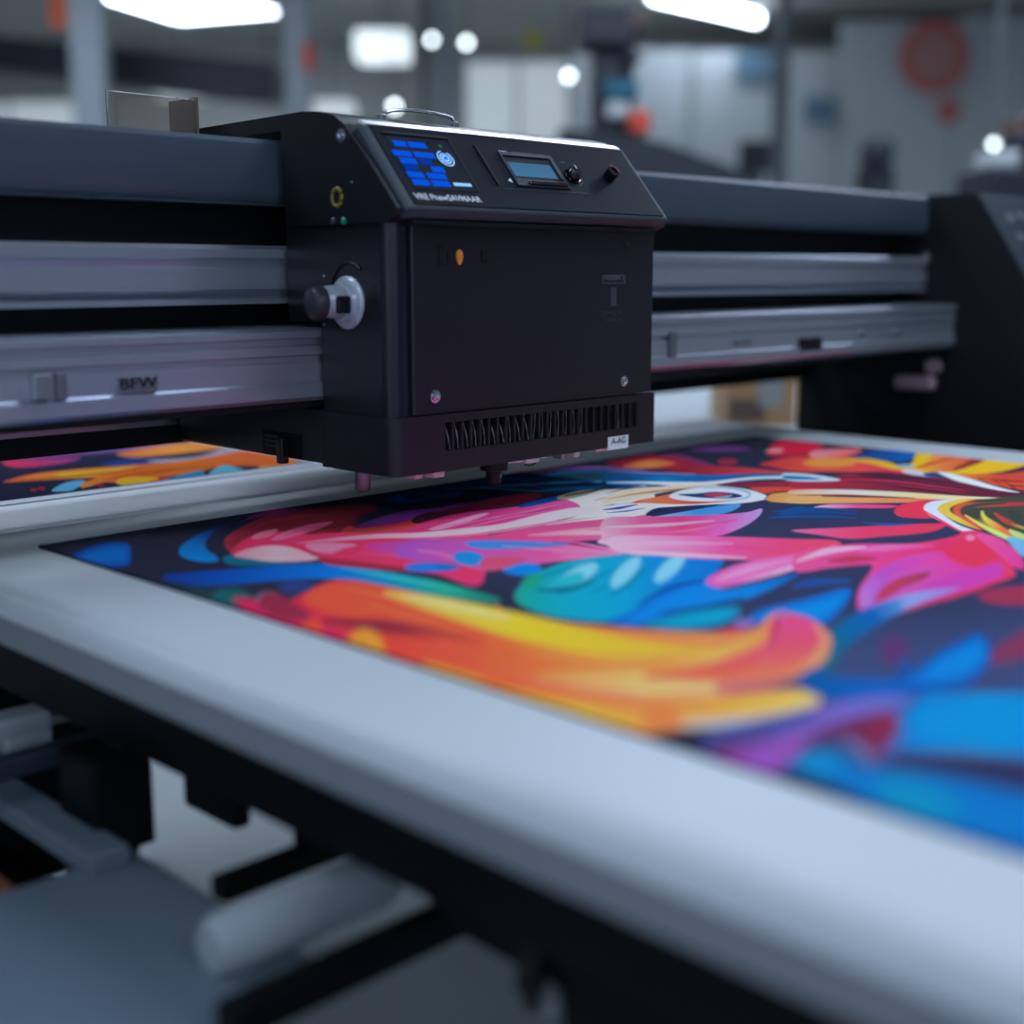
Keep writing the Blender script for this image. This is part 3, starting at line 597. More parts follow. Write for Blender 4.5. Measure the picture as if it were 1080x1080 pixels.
# daylight window strip far left of the machine, and the pale partition on the right
def window(n, u0, u1, v0, v1, F, label):
    R0, z1 = seen(u0, v0, F); R1, z0 = seen(u1, v1, F); nm = 'window_%d' % n
    bm = rbox(F-.06, F, R0-.06, R0, z0-.06, z1+.06); addroom(bm, F-.06, F, R1, R1+.06, z0-.06, z1+.06)
    addroom(bm, F-.06, F, R0, R1, z1, z1+.06); addroom(bm, F-.06, F, R0, R1, z0-.06, z0); addroom(bm, F-.05, F, (R0+R1)/2-.02, (R0+R1)/2+.02, z0, z1)
    w = struct(obj(nm, bm, 'post'), label); obj('pane', rbox(F-.03, F-.01, R0, R1, z0, z1), 'winlit', w)
window(1, 492, 598, 66, 230, FB, 'bright window in the far wall')
window(2, -60, 85, 108, 230, FB, 'bright low window at the far left')
bm = new(); R0, R1, z0, z1 = -5.5, 4.5, .9, 3.1  # added window with a glowing pane, brightens the scene from behind the camera
for q in ((R0-.08, R0), (R1, R1+.08), (-2.2, -2.1), (1.1, 1.2)): addroom(bm, -4, -3.94, q[0], q[1], z0-.08, z1+.08)
for q in ((z0-.08, z0), (z1, z1+.08)): addroom(bm, -4, -3.94, R0, R1, q[0], q[1])
w3 = struct(obj('window_3', bm, 'post'), 'added wide fill window in the wall behind the camera'); obj('pane', rbox(-3.99, -3.97, R0, R1, z0, z1), 'daylight', w3)  # window_3 and its glowing pane are added for brightness
for k, (u0, u1) in enumerate(((604, 728), (732, 884), (888, 1010), (1014, 1180))):
    R0, z1 = seen(u0, (52, 54, 22, 16)[k], 14.0); R1, _ = seen(u1, 60, 14.0)
    p = obj('partition_panel', rbox(14.0, 14.08, R0, R1, 0, z1, .01), 'wall')
    tag(p, ['pale partition panel just right of the tall dark machine', 'pale partition panel with two small blue posters',
            'pale partition panel under the round red sign', 'pale partition panel at the far right edge'][k], 'partition', 'pale partition panels across the right background')

# ------------------------------------------------------------------ ceiling lamps
def panel_lamp(F, R, lf, lr, z, label, group, m='tube', rot=0):
    t = thing('ceiling_lamp', room(F, R, z), label, 'lamp', group)
    def rp(a, b, zz):
        c, s = math.cos(rot), math.sin(rot); return room(F+a*c-b*s, R+a*s+b*c, zz)
    def slab(a, b, z0, z1): return addprism(new(), [rp(-a, -b, z0), rp(a, -b, z0), rp(a, b, z0), rp(-a, b, z0)], (0, 0, z1-z0))
    obj('housing', slab(lf/2+.03, lr/2+.03, z+.02, z+.09), 'housing', t)
    obj('diffuser', slab(lf/2, lr/2, z, z+.02), m, t)
    return t
def ceil_at(u, v, z):
    r = ray(u, v); k = (z-CH)/r.z; x, y = r.x*k, r.y*k
    return x*ca+y*sa, x*sa-y*ca          # F, R
OV = 'unseen panel lamps added over the printer for light'
for F, R in ((-1.6, -2.6), (-1.6, 2.2), (1.4, -2.8), (1.6, 1.6), (4.6, -2.6), (4.8, 2.9), (5.3, .8), (8.2, -3.2), (8.2, 3.2)):
    panel_lamp(F, R, .5, 1.5, 3.5, 'added unseen fill panel lamp on the ceiling near the printer', OV)  # unseen lamps added to light the bed and catch the chrome strip
for F, R in ((3.3, 1.5), (3.0, .2)): pass
F, R = ceil_at(206, 4, 3.7); panel_lamp(F, R-.08, 1.4, 1.12, 3.7, 'large square ceiling light panel at top left', 'x', rot=.35)
F0, R0 = ceil_at(690, -8, 3.7); F1, R1 = ceil_at(798, 17, 3.7)
t = thing('ceiling_lamp', room((F0+F1)/2, (R0+R1)/2, 3.7), 'long tube light slanting down at top centre right', 'lamp')
obj('diffuser', addtube(new(), [room(F0, R0, 3.68), room(F1, R1, 3.68)], .055, 16), 'tube', t)
obj('housing', addtube(new(), [room(F0, R0, 3.78), room(F1, R1, 3.78)], .07, 8), 'housing', t)
for o_ in bpy.data.objects:
    if o_.get('group') == 'x': del o_['group']
def hung_lamp(u0, u1, v0, v1, F, label, m='tube2'):
    R0, z1 = seen(u0, v0, F); R1, z0 = seen(u1, v1, F)
    t = thing('hanging_lamp', room(F, (R0+R1)/2, z0), label, 'lamp', 'hanging lamps in the blurred background')
    obj('diffuser', rbox(F-.05, F+.35, R0, R1, z0, z1, .03), m, t)
    obj('cord', addtube(new(), [room(F+.15, (R0+R1)/2, z1), room(F+.15, (R0+R1)/2, ZC)], .012, 8), 'post_d', t)
hung_lamp(374, 430, 32, 62, 12.5, 'bright trapezoid hanging lamp left of the two round lights')
hung_lamp(160, 212, 86, 101, 12.5, 'wide faint lamp low behind the first grey column', 'lampdim')
hung_lamp(324, 372, 106, 120, 12.5, 'low whitish lamp just above the carriage hood', 'lampdim')
def globe(u, v, F, r, label, m='bulb'):
    r = .03 if F > 10 else .02
    R, z = seen(u, v, F); c = room(F, R, z)
    t = thing('globe_lamp', c, label, 'lamp', 'small round lamps in the blurred background')
    obj('bulb', lathe(c-Vector((0, 0, r)), (0, 0, 1), [(r-r*math.cos(PI*i/10), r*math.sin(PI*i/10)) for i in range(11)], 16), m, t)
    obj('cord', addtube(new(), [c+Vector((0, 0, r)), (c.x, c.y, ZC)], .01, 6), 'post_d', t)
globe(284, 83, 12, .09, 'round white lamp just left of the second grey column')
globe(455, 42, 12, .08, 'left one of the two round lamps side by side')
globe(492, 45, 12, .09, 'right one of the two round lamps side by side')
globe(600, 80, 12, .09, 'round white lamp beside the tall dark machine')
globe(416, 112, 12, .09, 'round lamp low behind the chrome carriage handle')
globe(1048, 152, 9, .055, 'crisp pale round light near the right edge')

# ------------------------------------------------------------------ blurred background things
def column(u0, u1, F, m, label, v1=None):
    R0, _ = seen(u0, 100, F); R1, _ = seen(u1, 100, F)
    return tag(obj('support_column', rbox(F, F+.18, R0, R1, 0, ZC, .01), m), label, 'column', 'grey columns in the background')
column(76, 111, 10.0, 'post', 'wide light grey column at the far left')
column(302, 327, 10.0, 'post', 'light grey column with a small red orange tag')
column(444, 452, 11.0, 'post_d', 'thin dark column under the left round lamp')
column(462, 474, 11.5, 'post', 'thin pale column between the two round lamps')
column(819, 833, 11.0, 'post_d', 'thin dark grey column in front of the pale partition')
tag(obj('orange_sign', rrect(50, 76, -6, 30, 10.2, .04, .01), 'orange'), 'small orange sign high up left of the wide column', 'sign')
tag(obj('warning_tag', rrect(319, 331, 45, 74, 9.96, .03, .005), 'redor'), 'red orange tag fixed to the second column', 'tag')
tag(obj('yellow_sign', rrect(553, 571, 32, 50, 12.0, .03, .01), 'yellow'), 'small dull yellow sign left of the tall machine', 'sign')
R0, z1 = seen(-60, 30, 11.2); R1, z0 = seen(300, 92, 11.2)
bm = new(); Ra, za = seen(-80, 30, 11.2); Rb, zb = seen(290, 66, 11.2)
addprism(bm, [room(11.2, Ra, za), room(11.2, Rb, zb), room(11.2, Rb, zb-.30), room(11.2, Ra, za-.26)], room(.5, 0, 0))
tag(obj('overhead_duct', bm, 'duct'), 'long dark navy duct slanting behind the two grey columns', 'duct')
# tall dark machine
FM = 7.0
def mach(u0, u1, v0, v1, F=FM, d=.35, bev=.02): return rrect(u0, u1, v0, v1, F, d, bev)
c0 = room(FM+.3, seen(660, 100, FM)[0], 0)
t = thing('drilling_machine', c0, 'tall dark machine with orange and teal parts behind the carriage', 'machine')
bm = new(); q = [seen(u, v, FM) for u, v in ((590, 135), (650, 140), (700, 150), (800, 186), (800, 260), (590, 260))]
addprism(bm, [room(FM, R, z) for R, z in q[:4]]+[room(FM, q[4][0], 0), room(FM, q[5][0], 0)], room(.7, 0, 0)); obj('machine_base', bm, 'duct', t)
obj('mast', mach(626, 668, 40, 140, FM+.1, .3), 'duct', t)
obj('head', mach(612, 672, 6, 46), 'duct', t)
obj('motor_cover', mach(662, 682, 12, 28, FM-.02), 'brown', t)['label'] = 'orange motor cover'
obj('teal_cover', mach(638, 674, 83, 104, FM+.02), 'teal', t)['label'] = 'teal cover'
obj('white_plate', mach(640, 664, 106, 124, FM+.04), 'machw', t)['label'] = 'white plate'
obj('guard', mach(664, 686, 116, 140, FM), 'redor', t)['label'] = 'red orange guard'
obj('arm', addtube(new(), [room(FM+.1, *seen(650, 45, FM)), room(FM+.1, *seen(672, 62, FM)), room(FM+.1, *seen(660, 82, FM))], .05), 'duct', t)
# other background pieces
t = thing('monitor', room(12, seen(798, 180, 12)[0], 0), 'dark upright monitor in front of the pale partition', 'monitor')
obj('screen', rrect(780, 815, 148, 182, 12, .06, .01), 'duct', t); obj('stand', rrect(790, 804, 182, 215, 12, .06), 'post_d', t)
t = thing('desk_robot', room(9.5, seen(925, 190, 9.5)[0], 0), 'small black machine standing behind the beam at right', 'machine')
obj('body', rrect(912, 944, 172, 215, 9.5, .25, .03), 'duct', t); obj('head', lathe(room(9.6, *seen(925, 160, 9.5)), room(-1, 0, 0), [(0, .05), (.02, .11), (.16, .11), (.18, .05)], 20), 'duct', t)
def disc(u, v, F, r, m, name, label, cat='sign', ring=None):
    R, z = seen(u, v, F); c = room(F, R, z); n = room(-1, 0, 0)
    o = obj(name, lathe(c, n, [(0, r), (.02, r)], 32), m, origin=c); tag(o, label, cat)
    if ring: obj('sign_face', lathe(c+n*.02, n, [(0, r*ring), (.006, r*ring)], 32), 'redsign2', o)
disc(985, 60, 13.9, .36, 'redsign', 'round_sign', 'large round faded red sign on the pale partition', ring=.62)
disc(1000, 117, 13.9, .12, 'redsign', 'round_sign', 'small faded red disc under the big round sign')
for u0, u1, v0, v1, lb in ((776, 815, 54, 84, 'upper blue poster high on the pale partition'), (850, 880, 102, 130, 'lower blue poster near the middle of the pale partition')):
    p = tag(obj('poster', rrect(u0, u1, v0, v1, 13.93, .03), 'bluep'), lb, 'poster')
t = thing('equipment_cart', room(5.5, seen(1066, 190, 5.5)[0], 0), 'dark cart with pale and ochre pieces at right edge', 'cart')
obj('cart_body', rrect(1042, 1110, 176, 400, 5.5, .4, .02), 'duct', t); obj('pale_box', rrect(1046, 1076, 158, 176, 5.5, .2, .01), 'machw', t)
obj('ochre_box', rrect(1070, 1100, 122, 146, 5.7, .15, .01), 'brown', t); obj('upright', rrect(1074, 1100, 140, 178, 5.6, .2, .01), 'duct', t)
# worktable with a carton behind the printer
t = thing('work_table', room(4.5, .8, 0), 'pale work table behind the printer under the beam', 'table')
R0, _ = seen(560, 440, 4.2); zt = .70
obj('table_top', rbox(3.7, 5.4, -.6, 1.9, zt-.04, zt, .008), 'tablew', t)
for F_ in (3.8, 5.3):
    for R_ in (-.5, 1.8): obj('leg', rbox(F_-.03, F_+.03, R_-.03, R_+.03, 0, zt-.04), 'post', t)
R0, z1 = seen(766, 386, 3.9); R1, _ = seen(842, 386, 3.9)
t = thing('cardboard_box', room(4.05, (R0+R1)/2, zt), 'open brown cardboard box on the pale table behind printer', 'box')
obj('carton', rbox(3.9, 4.2, R0, R1, zt, z1, .004), 'carton', t)
obj('box_label', rbox(3.896, 3.9, R0+.10, R0+.17, zt+.06, z1-.01), 'tape', t)['label'] = 'grey paper label'
obj('tape_strip', rbox(3.897, 3.9, R0+.01, R0+.12, zt+.015, zt+.08), 'brown', t)

# ================================================================== FLATBED TABLE
BT = .85
TB = thing('flatbed_table', (1.37, .8, 0), 'wide white flatbed printing table on a black frame', 'printing table')
def slab_rounded(x0, x1, y0, y1, z0, z1, r):
    bm = box(x0, x1, y0, y1, z0, z1)
    es = [e for e in bm.edges if all(abs(v.co.z-z1) < 1e-6 for v in e.verts)]
    bmesh.ops.bevel(bm, geom=es, offset=r, segments=5, affect='EDGES', profile=.5); return bm
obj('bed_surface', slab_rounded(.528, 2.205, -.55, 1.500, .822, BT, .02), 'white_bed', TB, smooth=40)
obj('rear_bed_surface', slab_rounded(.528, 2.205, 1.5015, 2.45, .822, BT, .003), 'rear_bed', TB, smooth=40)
obj('edge_trim', box(.531, 2.202, -.547, 2.447, .790, .822, .003), 'edge_grey', TB)['label'] = 'grey metal edge trim'
obj('side_beam', box(.56, .64, -.5, 2.40, .722, .790, .003), 'frame', TB)
obj('side_beam', box(2.10, 2.18, -.5, 2.40, .742, .790, .003), 'frame', TB)
obj('cross_beam', box(.64, 2.10, 2.30, 2.38, .70, .790, .003), 'frame', TB)
obj('cross_beam', box(.64, 2.10, .95, 1.03, .72, .790, .003), 'frame', TB)
obj('cross_beam', box(.64, 2.10, -.46, -.38, .70, .790, .003), 'frame', TB)
_sp = [(lambda q: (q.y, q.z))(atx(u, v, .60)) for u, v in ((435, 928), (482, 984), (545, 1019), (574, 1030), (590, 1046), (593, 1075))]
obj('side_panel', addprism(new(), [(.60, y, z) for y, z in ((.74,.745), *_sp, (.53,.45),(.50,.25),(-.46,.25),(-.46,.745))], (.02, 0, 0)), 'frame', TB)
for x, y in ((.60, -.42), (2.14, -.42), (2.14, 2.33), (.60, 2.33), (2.14, .95)):
    lg = obj('leg', box(x-.035, x+.035, y-.035, y+.035, .03, .745, .004), 'frame', TB)
    obj('foot', lathe((x, y, 0), (0, 0, 1), [(0, .05), (.015, .05), (.03, .02), (.05, .015)], 20), 'steel', lg)
# things slung under the table
obj('rear_panel', box(.56, 1.25, 2.24, 2.26, .03, .722, .002), 'frame', TB)
obj('lower_shelf', box(.58, .95, 1.2, 2.24, .10, .12, .002), 'frame', TB)
obj('cross_bar', box(.35, .665, 1.145, 1.168, .685, .705, .003), 'frame_blue', TB)
obj('cross_bar', box(.535, .714, .855, .877, .648, .668, .003), 'frame', TB)
obj('cross_bar', box(.434, .714, .688, .713, .642, .668, .003), 'frame', TB)
obj('long_bar', box(.49, .528, .990, 1.55, .640, .660, .003), 'tray', TB)
obj('post', box(.520, .562, 1.036, 1.106, .12, .722, .004), 'frame', TB)
obj('hanger', box(.62, .66, .852, .880, .655, .722, .003), 'frame', TB)
ha, hb_ = atx(192, 850, .60), atx(246, 848, .60)
obj('hanger', box(.60, .62, hb_.y, ha.y, min(ha.z, hb_.z), .722, .006), 'frame', TB)
obj('catch_tray', box(.150, .545, .715, 1.022, .628, .642, .006), 'tray', TB)['label'] = 'slate blue sheet metal tray'
obj('tray_rail', box(.33, .372, 1.015, 1.19, .616, .637, .004), 'brown', TB)
obj('roller', lathe((.475, .783, .661), (1, 0, 0), [(0, 0), (0, .018), (.012, .0245), (.155, .0245), (.170, .020), (.176, .008), (.176, 0)], 28), 'rod', TB, smooth=40)['label'] = 'pale grey roller'
w = obj('clamp', box(.515, .585, 1.2425, 1.281, .676, .709, .006), 'post', TB); w['label'] = 'pale stepped clamp under table'
obj('clamp_step', box(.53, .580, 1.235, 1.262, .664, .690, .005), 'post', w); obj('clamp_screw', lathe((.585, 1.262, .694), (1, 0, 0), [(0, .009), (.026, .009), (.032, .005)], 16), 'steel', w)
for k in range(3):
    obj('copper_pipe', addtube(new(), [(.40, 1.00+.014*k, .625-.012*k), (.445, 1.05+.014*k, .625-.012*k), (.445, 1.2, .625-.012*k)], .005), 'copper', TB)
# eye bolt under the side panel
hk = atx(560, 1046, .592)
E1 = obj('eye_bolt', lathe((hk.x, hk.y, hk.z+.036), (0, 0, -1), [(0, .008), (.020, .008), (.022, .011), (.034, .011), (.037, .007), (.048, .005)], 18), 'black_matte', TB)
obj('ring', addtube(new(), [Vector((hk.x+.006, hk.y-.004+.012*math.cos(a), hk.z-.002+.016*math.sin(a))) for a in np.linspace(-3.3, .5, 18)], .0035, 8), 'steel', E1)['label'] = 'light steel hook ring'

# ================================================================== PRINTS
M['ink'] = ink_mat('printed_ink', .36); M['ink2'] = ink_mat('printed_ink_small', .40)
PL = thing('printed_board', (1.34, .55, BT), 'large printed board with colourful swirling feather art on dark ground', 'print')
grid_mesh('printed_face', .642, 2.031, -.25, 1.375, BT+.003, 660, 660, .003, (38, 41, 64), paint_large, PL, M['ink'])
PS = thing('printed_sheet', (1.0, 1.88, BT), 'smaller sheet printed with orange and blue leaves behind the beam', 'print')
grid_mesh('printed_face', .60, 1.262, 1.694, 2.12, BT+.0018, 420, 420, .0008, (34, 38, 64), paint_small, PS, M['ink2'])
obj('paper_margin', box(.545, 1.90, 1.663, 2.18, BT, BT+.0009), 'white', PS)
obj('cut_line', box(.545, 1.90, 1.6600, 1.6625, BT, BT+.0010), 'duct', PS)['label'] = 'thin dark line along the sheet edge'

# ================================================================== GANTRY
G = thing('printer_gantry', (1.4, 1.45, BT), 'long black gantry beam with two aluminium rails over the table', 'gantry')
XA, XB = -.10, 2.62
YC = 1.36
obj('beam_cover', profx([(YC+.006, 1.309), (YC, 1.303), (YC-.002, 1.246), (YC+.006, 1.234), (YC+.03, 1.231), (YC+.03, 1.238), (1.60, 1.238), (1.62, 1.25), (1.62, 1.296), (1.60, 1.309)], XA, XB, .0025), 'cover_grey', G, smooth=40)['label'] = 'slate grey beam cover'
obj('cover_seam', box(XA, XB, YC-.0005, YC+.02, 1.2305, 1.2335), 'bezel', G)
obj('back_panel', box(XA, XB, 1.43, 1.60, 1.0, 1.238, .002), 'black_matte', G)
obj('upper_rail', profx([(YC, 1.183), (YC-.006, 1.178), (YC-.006, 1.168), (YC, 1.164), (YC+.001, 1.158), (YC-.003, 1.155), (YC-.003, 1.131), (YC+.003, 1.127), (YC+.010, 1.122), (YC-.004, 1.119), (YC-.004, 1.113), (1.43, 1.113), (1.43, 1.183)], XA, XB), 'alu', G)['label'] = 'upper aluminium rail'
yr = 1.285
obj('lower_rail', profx([(yr+.005, 1.085), (yr, 1.082), (yr, 1.0745), (yr+.006, 1.072), (yr+.006, 1.066), (yr+.001, 1.064), (yr+.001, 1.054), (yr+.006, 1.052), (yr+.006, 1.046), (yr+.003, 1.044), (yr+.003, 1.022), (yr-.001, 1.019), (yr-.001, 1.003), (yr+.004, .998), (1.43, .998), (1.43, 1.085)], XA, XB), 'alu', G)['label'] = 'lower aluminium rail'
obj('rail_underside', box(XA, XB, yr+.01, 1.60, .990, .998), 'black_matte', G)
obj('red_pinstripe', box(1.0, 2.2, yr-.0016, yr-.001, 1.0035, 1.0055), 'redline', G)['label'] = 'thin red stripe'
# rear plate hanging below the beam
obj('rear_plate', box(XA, XB, 1.64, 1.655, .912, .998, .001), 'black_matte', G)
obj('plate_strip', box(XA, XB, 1.637, 1.642, .940, .949, .001), 'steel', G)['label'] = 'bright metal strip'
# fittings on the lower rail
def onr(u, v, y=yr): return aty(u, v, y)
def rail_box(u0, u1, v0, v1, d, y=yr, bev=.001):
    a = onr(u0, v0, y-d); b = onr(u1, v1, y-d); return box(a.x, b.x, y-d, y+.004, min(a.z, b.z), max(a.z, b.z), bev)
lt = obj('latch', rail_box(36, 58, 396, 421, .010), 'steel', G); obj('latch_plate', rail_box(60, 72, 394, 422, .004), 'alu_d', lt)
obj('slot_cover', rail_box(708, 714, 350, 376, .003), 'alu_d', G)
obj('dark_window', rail_box(845, 867, 357, 369, .002), 'black_matte', G)['label'] = 'small black window in the rail'
for u, v in ((909, 352), (947, 349)): obj('rail_bolt', lathe((onr(u, v).x, yr+.003, onr(u, v).z), (0, -1, 0), [(0, .007), (.006, .007), (.008, .004)], 16), 'alu_d', G)
bl = obj('rail_label', rail_box(126, 167, 399, 412, .0015), 'alu_d', G)
a = onr(127, 411, yr-.002); obj('lettering', text_mesh('BFW', (a.x, yr-.0018, a.z), (1, 0, 0), (0, 0, 1), .012, .045), 'black_matte', bl)
a = onr(775, 364); obj('lettering', text_mesh('IS-CV', (a.x, yr+.0022, a.z-.001), (1, 0, 0), (0, 0, 1), .008, .05), 'black_matte', G)
obj('end_bolt', lathe((2.60, YC-.004, 1.181), (0, -1, 0), [(0, .012), (.008, .012), (.012, .006)], 16), 'steel', G)
# right end housing
HX = 2.62
hp = [(1.66, .45), (1.66, 1.31), (1.259, 1.31), (1.138, 1.128), (1.00, .92), (.96, .84), (.96, .45)]
hs = obj('end_housing', profx(hp, HX-.004, 2.90, .004), 'black_matte', G)
nrm = Vector((0, -.833, .553)); sl = Vector((0, .553, .833))
def slope_plate(x0, x1, s0, s1, z0, z1, name, m, par, bev=.002):
    p0 = Vector((0, 1.259, 1.31)); bm = new()
    pts = [p0+sl*s0, p0+sl*s1]
    vs = [Vector((x, q.y, q.z))+nrm*z0 for x, q in ((x0, pts[0]), (x1, pts[0]), (x1, pts[1]), (x0, pts[1]))]
    addprism(bm, vs, nrm*(z1-z0))
    if bev: bmesh.ops.bevel(bm, geom=list(bm.edges), offset=bev, segments=2, affect='EDGES', profile=.5)
    return obj(name, bm, m, par)
cpn = slope_plate(HX+.002, 2.895, -.44, -.004, 0, .004, 'control_panel', 'bezel', hs); cpn['label'] = 'slate control panel on the slope'
for x, s, w_, h_ in ((2.70, -.05, .03, .022), (2.70, -.10, .03, .022), (2.76, -.045, .035, .02), (2.75, -.115, .055, .035), (2.83, -.10, .03, .025), (2.70, -.20, .035, .025), (2.77, -.20, .04, .025), (2.73, -.30, .05, .03)):
    slope_plate(x-w_/2, x+w_/2, s-h_, s, .004, .008, 'button', 'steel', hs, .0015)
hd = obj('hinge_handle', box(2.585, HX-.002, 1.318, 1.405, .905, .935, .008), 'mauve', hs, smooth=40)
hd['label'] = 'pinkish brown handle'
obj('handle_knob', lathe((2.60, 1.325, .955), (1, 0, 0), [(0, .006), (.0, .016), (.016, .016)], 16), 'mauve', hd)
obj('foot_plate', box(2.204, 2.90, .98, 1.64, .742, .788, .003), 'frame', G)
# left end housing stays outside the picture but carries the beam
obj('end_housing', profx([(1.66, .45), (1.66, 1.31), (1.259, 1.31), (1.138, 1.128), (1.00, .92), (.96, .84), (.96, .45)], -.26, XA+.004, .004), 'black_matte', G)

# small smoked cover on top of the beam
ac = thing('acrylic_cover', (.885, 1.5, 1.309), 'small smoked clear cover standing on the beam top left', 'cover')
obj('pane', box(.822, .946, 1.498, 1.501, 1.309, 1.366, .0005), 'smoke', ac)
obj('edge_strip', box(.944, .9475, 1.497, 1.563, 1.309, 1.369), 'brown', ac)

# ================================================================== CARRIAGE
K = thing('print_carriage', (1.2, 1.3, .915), 'black print head carriage box with blue display riding the rails', 'print carriage')
XL, XR, YF, YB = .970, 1.440, 1.152, 1.282
def rounded_shell(x0, x1, y0, y1, z0, z1, r, name, m, seg=8):
    bm = box(x0, x1, y0, y1, z0, z1)
    es = [e for e in bm.edges if abs(e.verts[0].co.x-e.verts[1].co.x) < 1e-6 and abs(e.verts[0].co.y-e.verts[1].co.y) < 1e-6 and e.verts[0].co.y < y0+1e-5]
    bmesh.ops.bevel(bm, geom=es, offset=r, segments=seg, affect='EDGES', profile=.5)
    return obj(name, bm, m, K, smooth=40)
rounded_shell(XL, XR-.003, YF+.004, YB, .985, 1.216, .012, 'body', 'black')
obj('upper_side_plate', box(XL+.001, XR-.003, 1.28, 1.350, 1.092, 1.25, .001), 'black', K)
# front cover plate
fc = rounded_shell(1.000, XR, YF-.002, YF+.02, .987, 1.207, .004, 'front_cover', 'cover_black', 4)
obj('corner_column', lathe((XL+.018, YF+.019, .986), (0, 0, 1), [(0, .0185), (.222, .0185)], 40), 'column_black', K, smooth=40)['label'] = 'glossy rounded corner column'
# lower cover with real slots
zl0, zl1, s0z, s1z = .917, .985, .941, .975
bm = new(); SX0, SX1, NS = 1.044, 1.404, 24; pit = (SX1-SX0)/NS
yl = YF-.006
addb(bm, SX0-.002, XR+.001, yl, yl+.006, s1z, zl1, 0); addb(bm, SX0-.002, XR+.001, yl, yl+.006, zl0, s0z, 0)
addb(bm, SX1+.002, XR+.001, yl, yl+.006, s0z, s1z, 0); 
for i in range(NS+1):
    x = SX0+pit*i; addb(bm, x-.0016, x+.0016, yl, yl+.006, s0z, s1z, .0008)
lo = obj('louvre_panel', bm, 'cover_black', K)
bm = box(XL-.004, SX0-.002, yl, YB, zl0, zl1)
es = [e for e in bm.edges if abs(e.verts[0].co.x-e.verts[1].co.x) < 1e-6 and abs(e.verts[0].co.y-e.verts[1].co.y) < 1e-6 and e.verts[0].co.y < yl+1e-5 and e.verts[0].co.x < XL]
bmesh.ops.bevel(bm, geom=es, offset=.02, segments=8, affect='EDGES', profile=.5)
obj('lower_cover', bm, 'cover_black', K, smooth=40)
obj('lower_body', box(SX0-.002, XR-.002, YF+.022, YB, zl0, zl1), 'black_matte', K)
random.seed(3)
for i in range(NS):
    x = SX0+pit*(i+.5); bm = new(); tw = random.uniform(-.010, -.002) if i < 10 else random.uniform(-.003, .003)
    n = 8; vs = []
    for j in range(n+1):
        tt = j/n; z = s0z+.001+(s1z-s0z-.002)*tt; cx = x+tw*(tt-.5)*1.2+.0022*math.sin(PI*tt); w_ = .0015+.0020*math.sin(PI*tt)
        vs.append([bm.verts.new((cx-w_, yl+.001, z)), bm.verts.new((cx+w_*.6, yl+.006, z)), bm.verts.new((cx+w_*.6, yl+.0068, z)), bm.verts.new((cx-w_, yl+.0018, z))])
    for a_, b_ in zip(vs, vs[1:]):
        for k in range(4): bm.faces.new((a_[k], a_[(k+1) % 4], b_[(k+1) % 4], b_[k]))
    bm.faces.new(vs[0]); bm.faces.new(vs[-1][::-1])
    obj('vent_fin', bm, 'steel' if i in (17, 22, 23) else ('brown' if i in (18, 19, 20) else 'fin'), lo, smooth=60)
# underbody reaching back beneath the rails
ub = obj('underbody', box(XL+.006, XR-.004, YB-.002, 1.622, .918, .986, .002), 'black', K)
a = atx(278, 455, XL+.006); b = atx(318, 482, XL+.006)
lc = obj('clip_recess', box(XL+.004, XL+.007, b.y, a.y, .913+.006, .95), 'black_matte', ub)
for k in range(3): obj('contact', box(XL+.0025, XL+.0045, 1.385, 1.412, .930+.006*k, .933+.006*k), 'bezel', lc)
obj('clip', box(XL-.008, XL+.004, 1.362, 1.374, .912, .944, .002), 'black', lc)
# hood
hoodp = [(1.61, 1.318), (1.61, 1.333), (1.30, 1.337), (1.268, 1.334), (1.243, 1.3285), (1.225, 1.318), (1.213, 1.306), (1.183, 1.277), (1.151, 1.242), (1.1325, 1.221), (1.1335, 1.213), (1.152, 1.206), (1.34, 1.206), (1.345, 1.318)]
HL, HR = .968, 1.440
hood = obj('hood', profx(hoodp, HL+.006, HR-.006), 'black', K, smooth=35)
# side cheeks of the hood, a touch proud, with a softened grey front edge
for xa, xb in ((HL-.004, HL+.006), (HR-.006, HR+.002)):
    obj('hood_cheek', profx([(y, z) for y, z in hoodp], xa, xb, .0015), 'black', hood)
# raised bezel rim running round the control panel
PT, PB = Vector((0, 1.205, 1.3165)), Vector((0, 1.124, 1.2225))
sv = (PT-PB).normalized(); nv = Vector((0, -sv.z, sv.y)); SL = (PT-PB).length
def pp(u, v):
    q = onplane(u, v, PB, nv); return q.x, (q-PB).dot(sv)
def P3(x, s, h): return Vector((x, 0, 0))+PB+sv*s+nv*h
def pplate(x0, x1, s0, s1, h0, h1, name, m, par, bev=0):
    bm = addprism(new(), [P3(x0, s0, h0), P3(x1, s0, h0), P3(x1, s1, h0), P3(x0, s1, h0)], nv*(h1-h0))
    if bev: bmesh.ops.bevel(bm, geom=list(bm.edges), offset=bev, segments=2, affect='EDGES', profile=.5)
    return obj(name, bm, m, par)
PXL, PXR = pp(436, 212)[0], pp(697, 223)[0]
bez = pplate(HL+.004, HR-.002, -.002, SL+.004, -.020, -.001, 'bezel', 'bezel', hood, .004)
pan = pplate(PXL, PXR, .004, SL, -.003, .0004, 'control_panel', 'hood', hood, .0006)
pan['label'] = 'sloping navy black control panel'
bm = profx([(1.2045, 1.3175), (1.2150, 1.3225), (1.2165, 1.3205), (1.2060, 1.3150)], HL+.012, HR-.012)
obj('chrome_strip', bm, 'chrome_strip', hood)['label'] = 'bright chrome strip along the top edge'
obj('underlip', box(HL+.02, HR-.02, 1.133, 1.150, 1.2035, 1.209, .001), 'black_matte', hood)
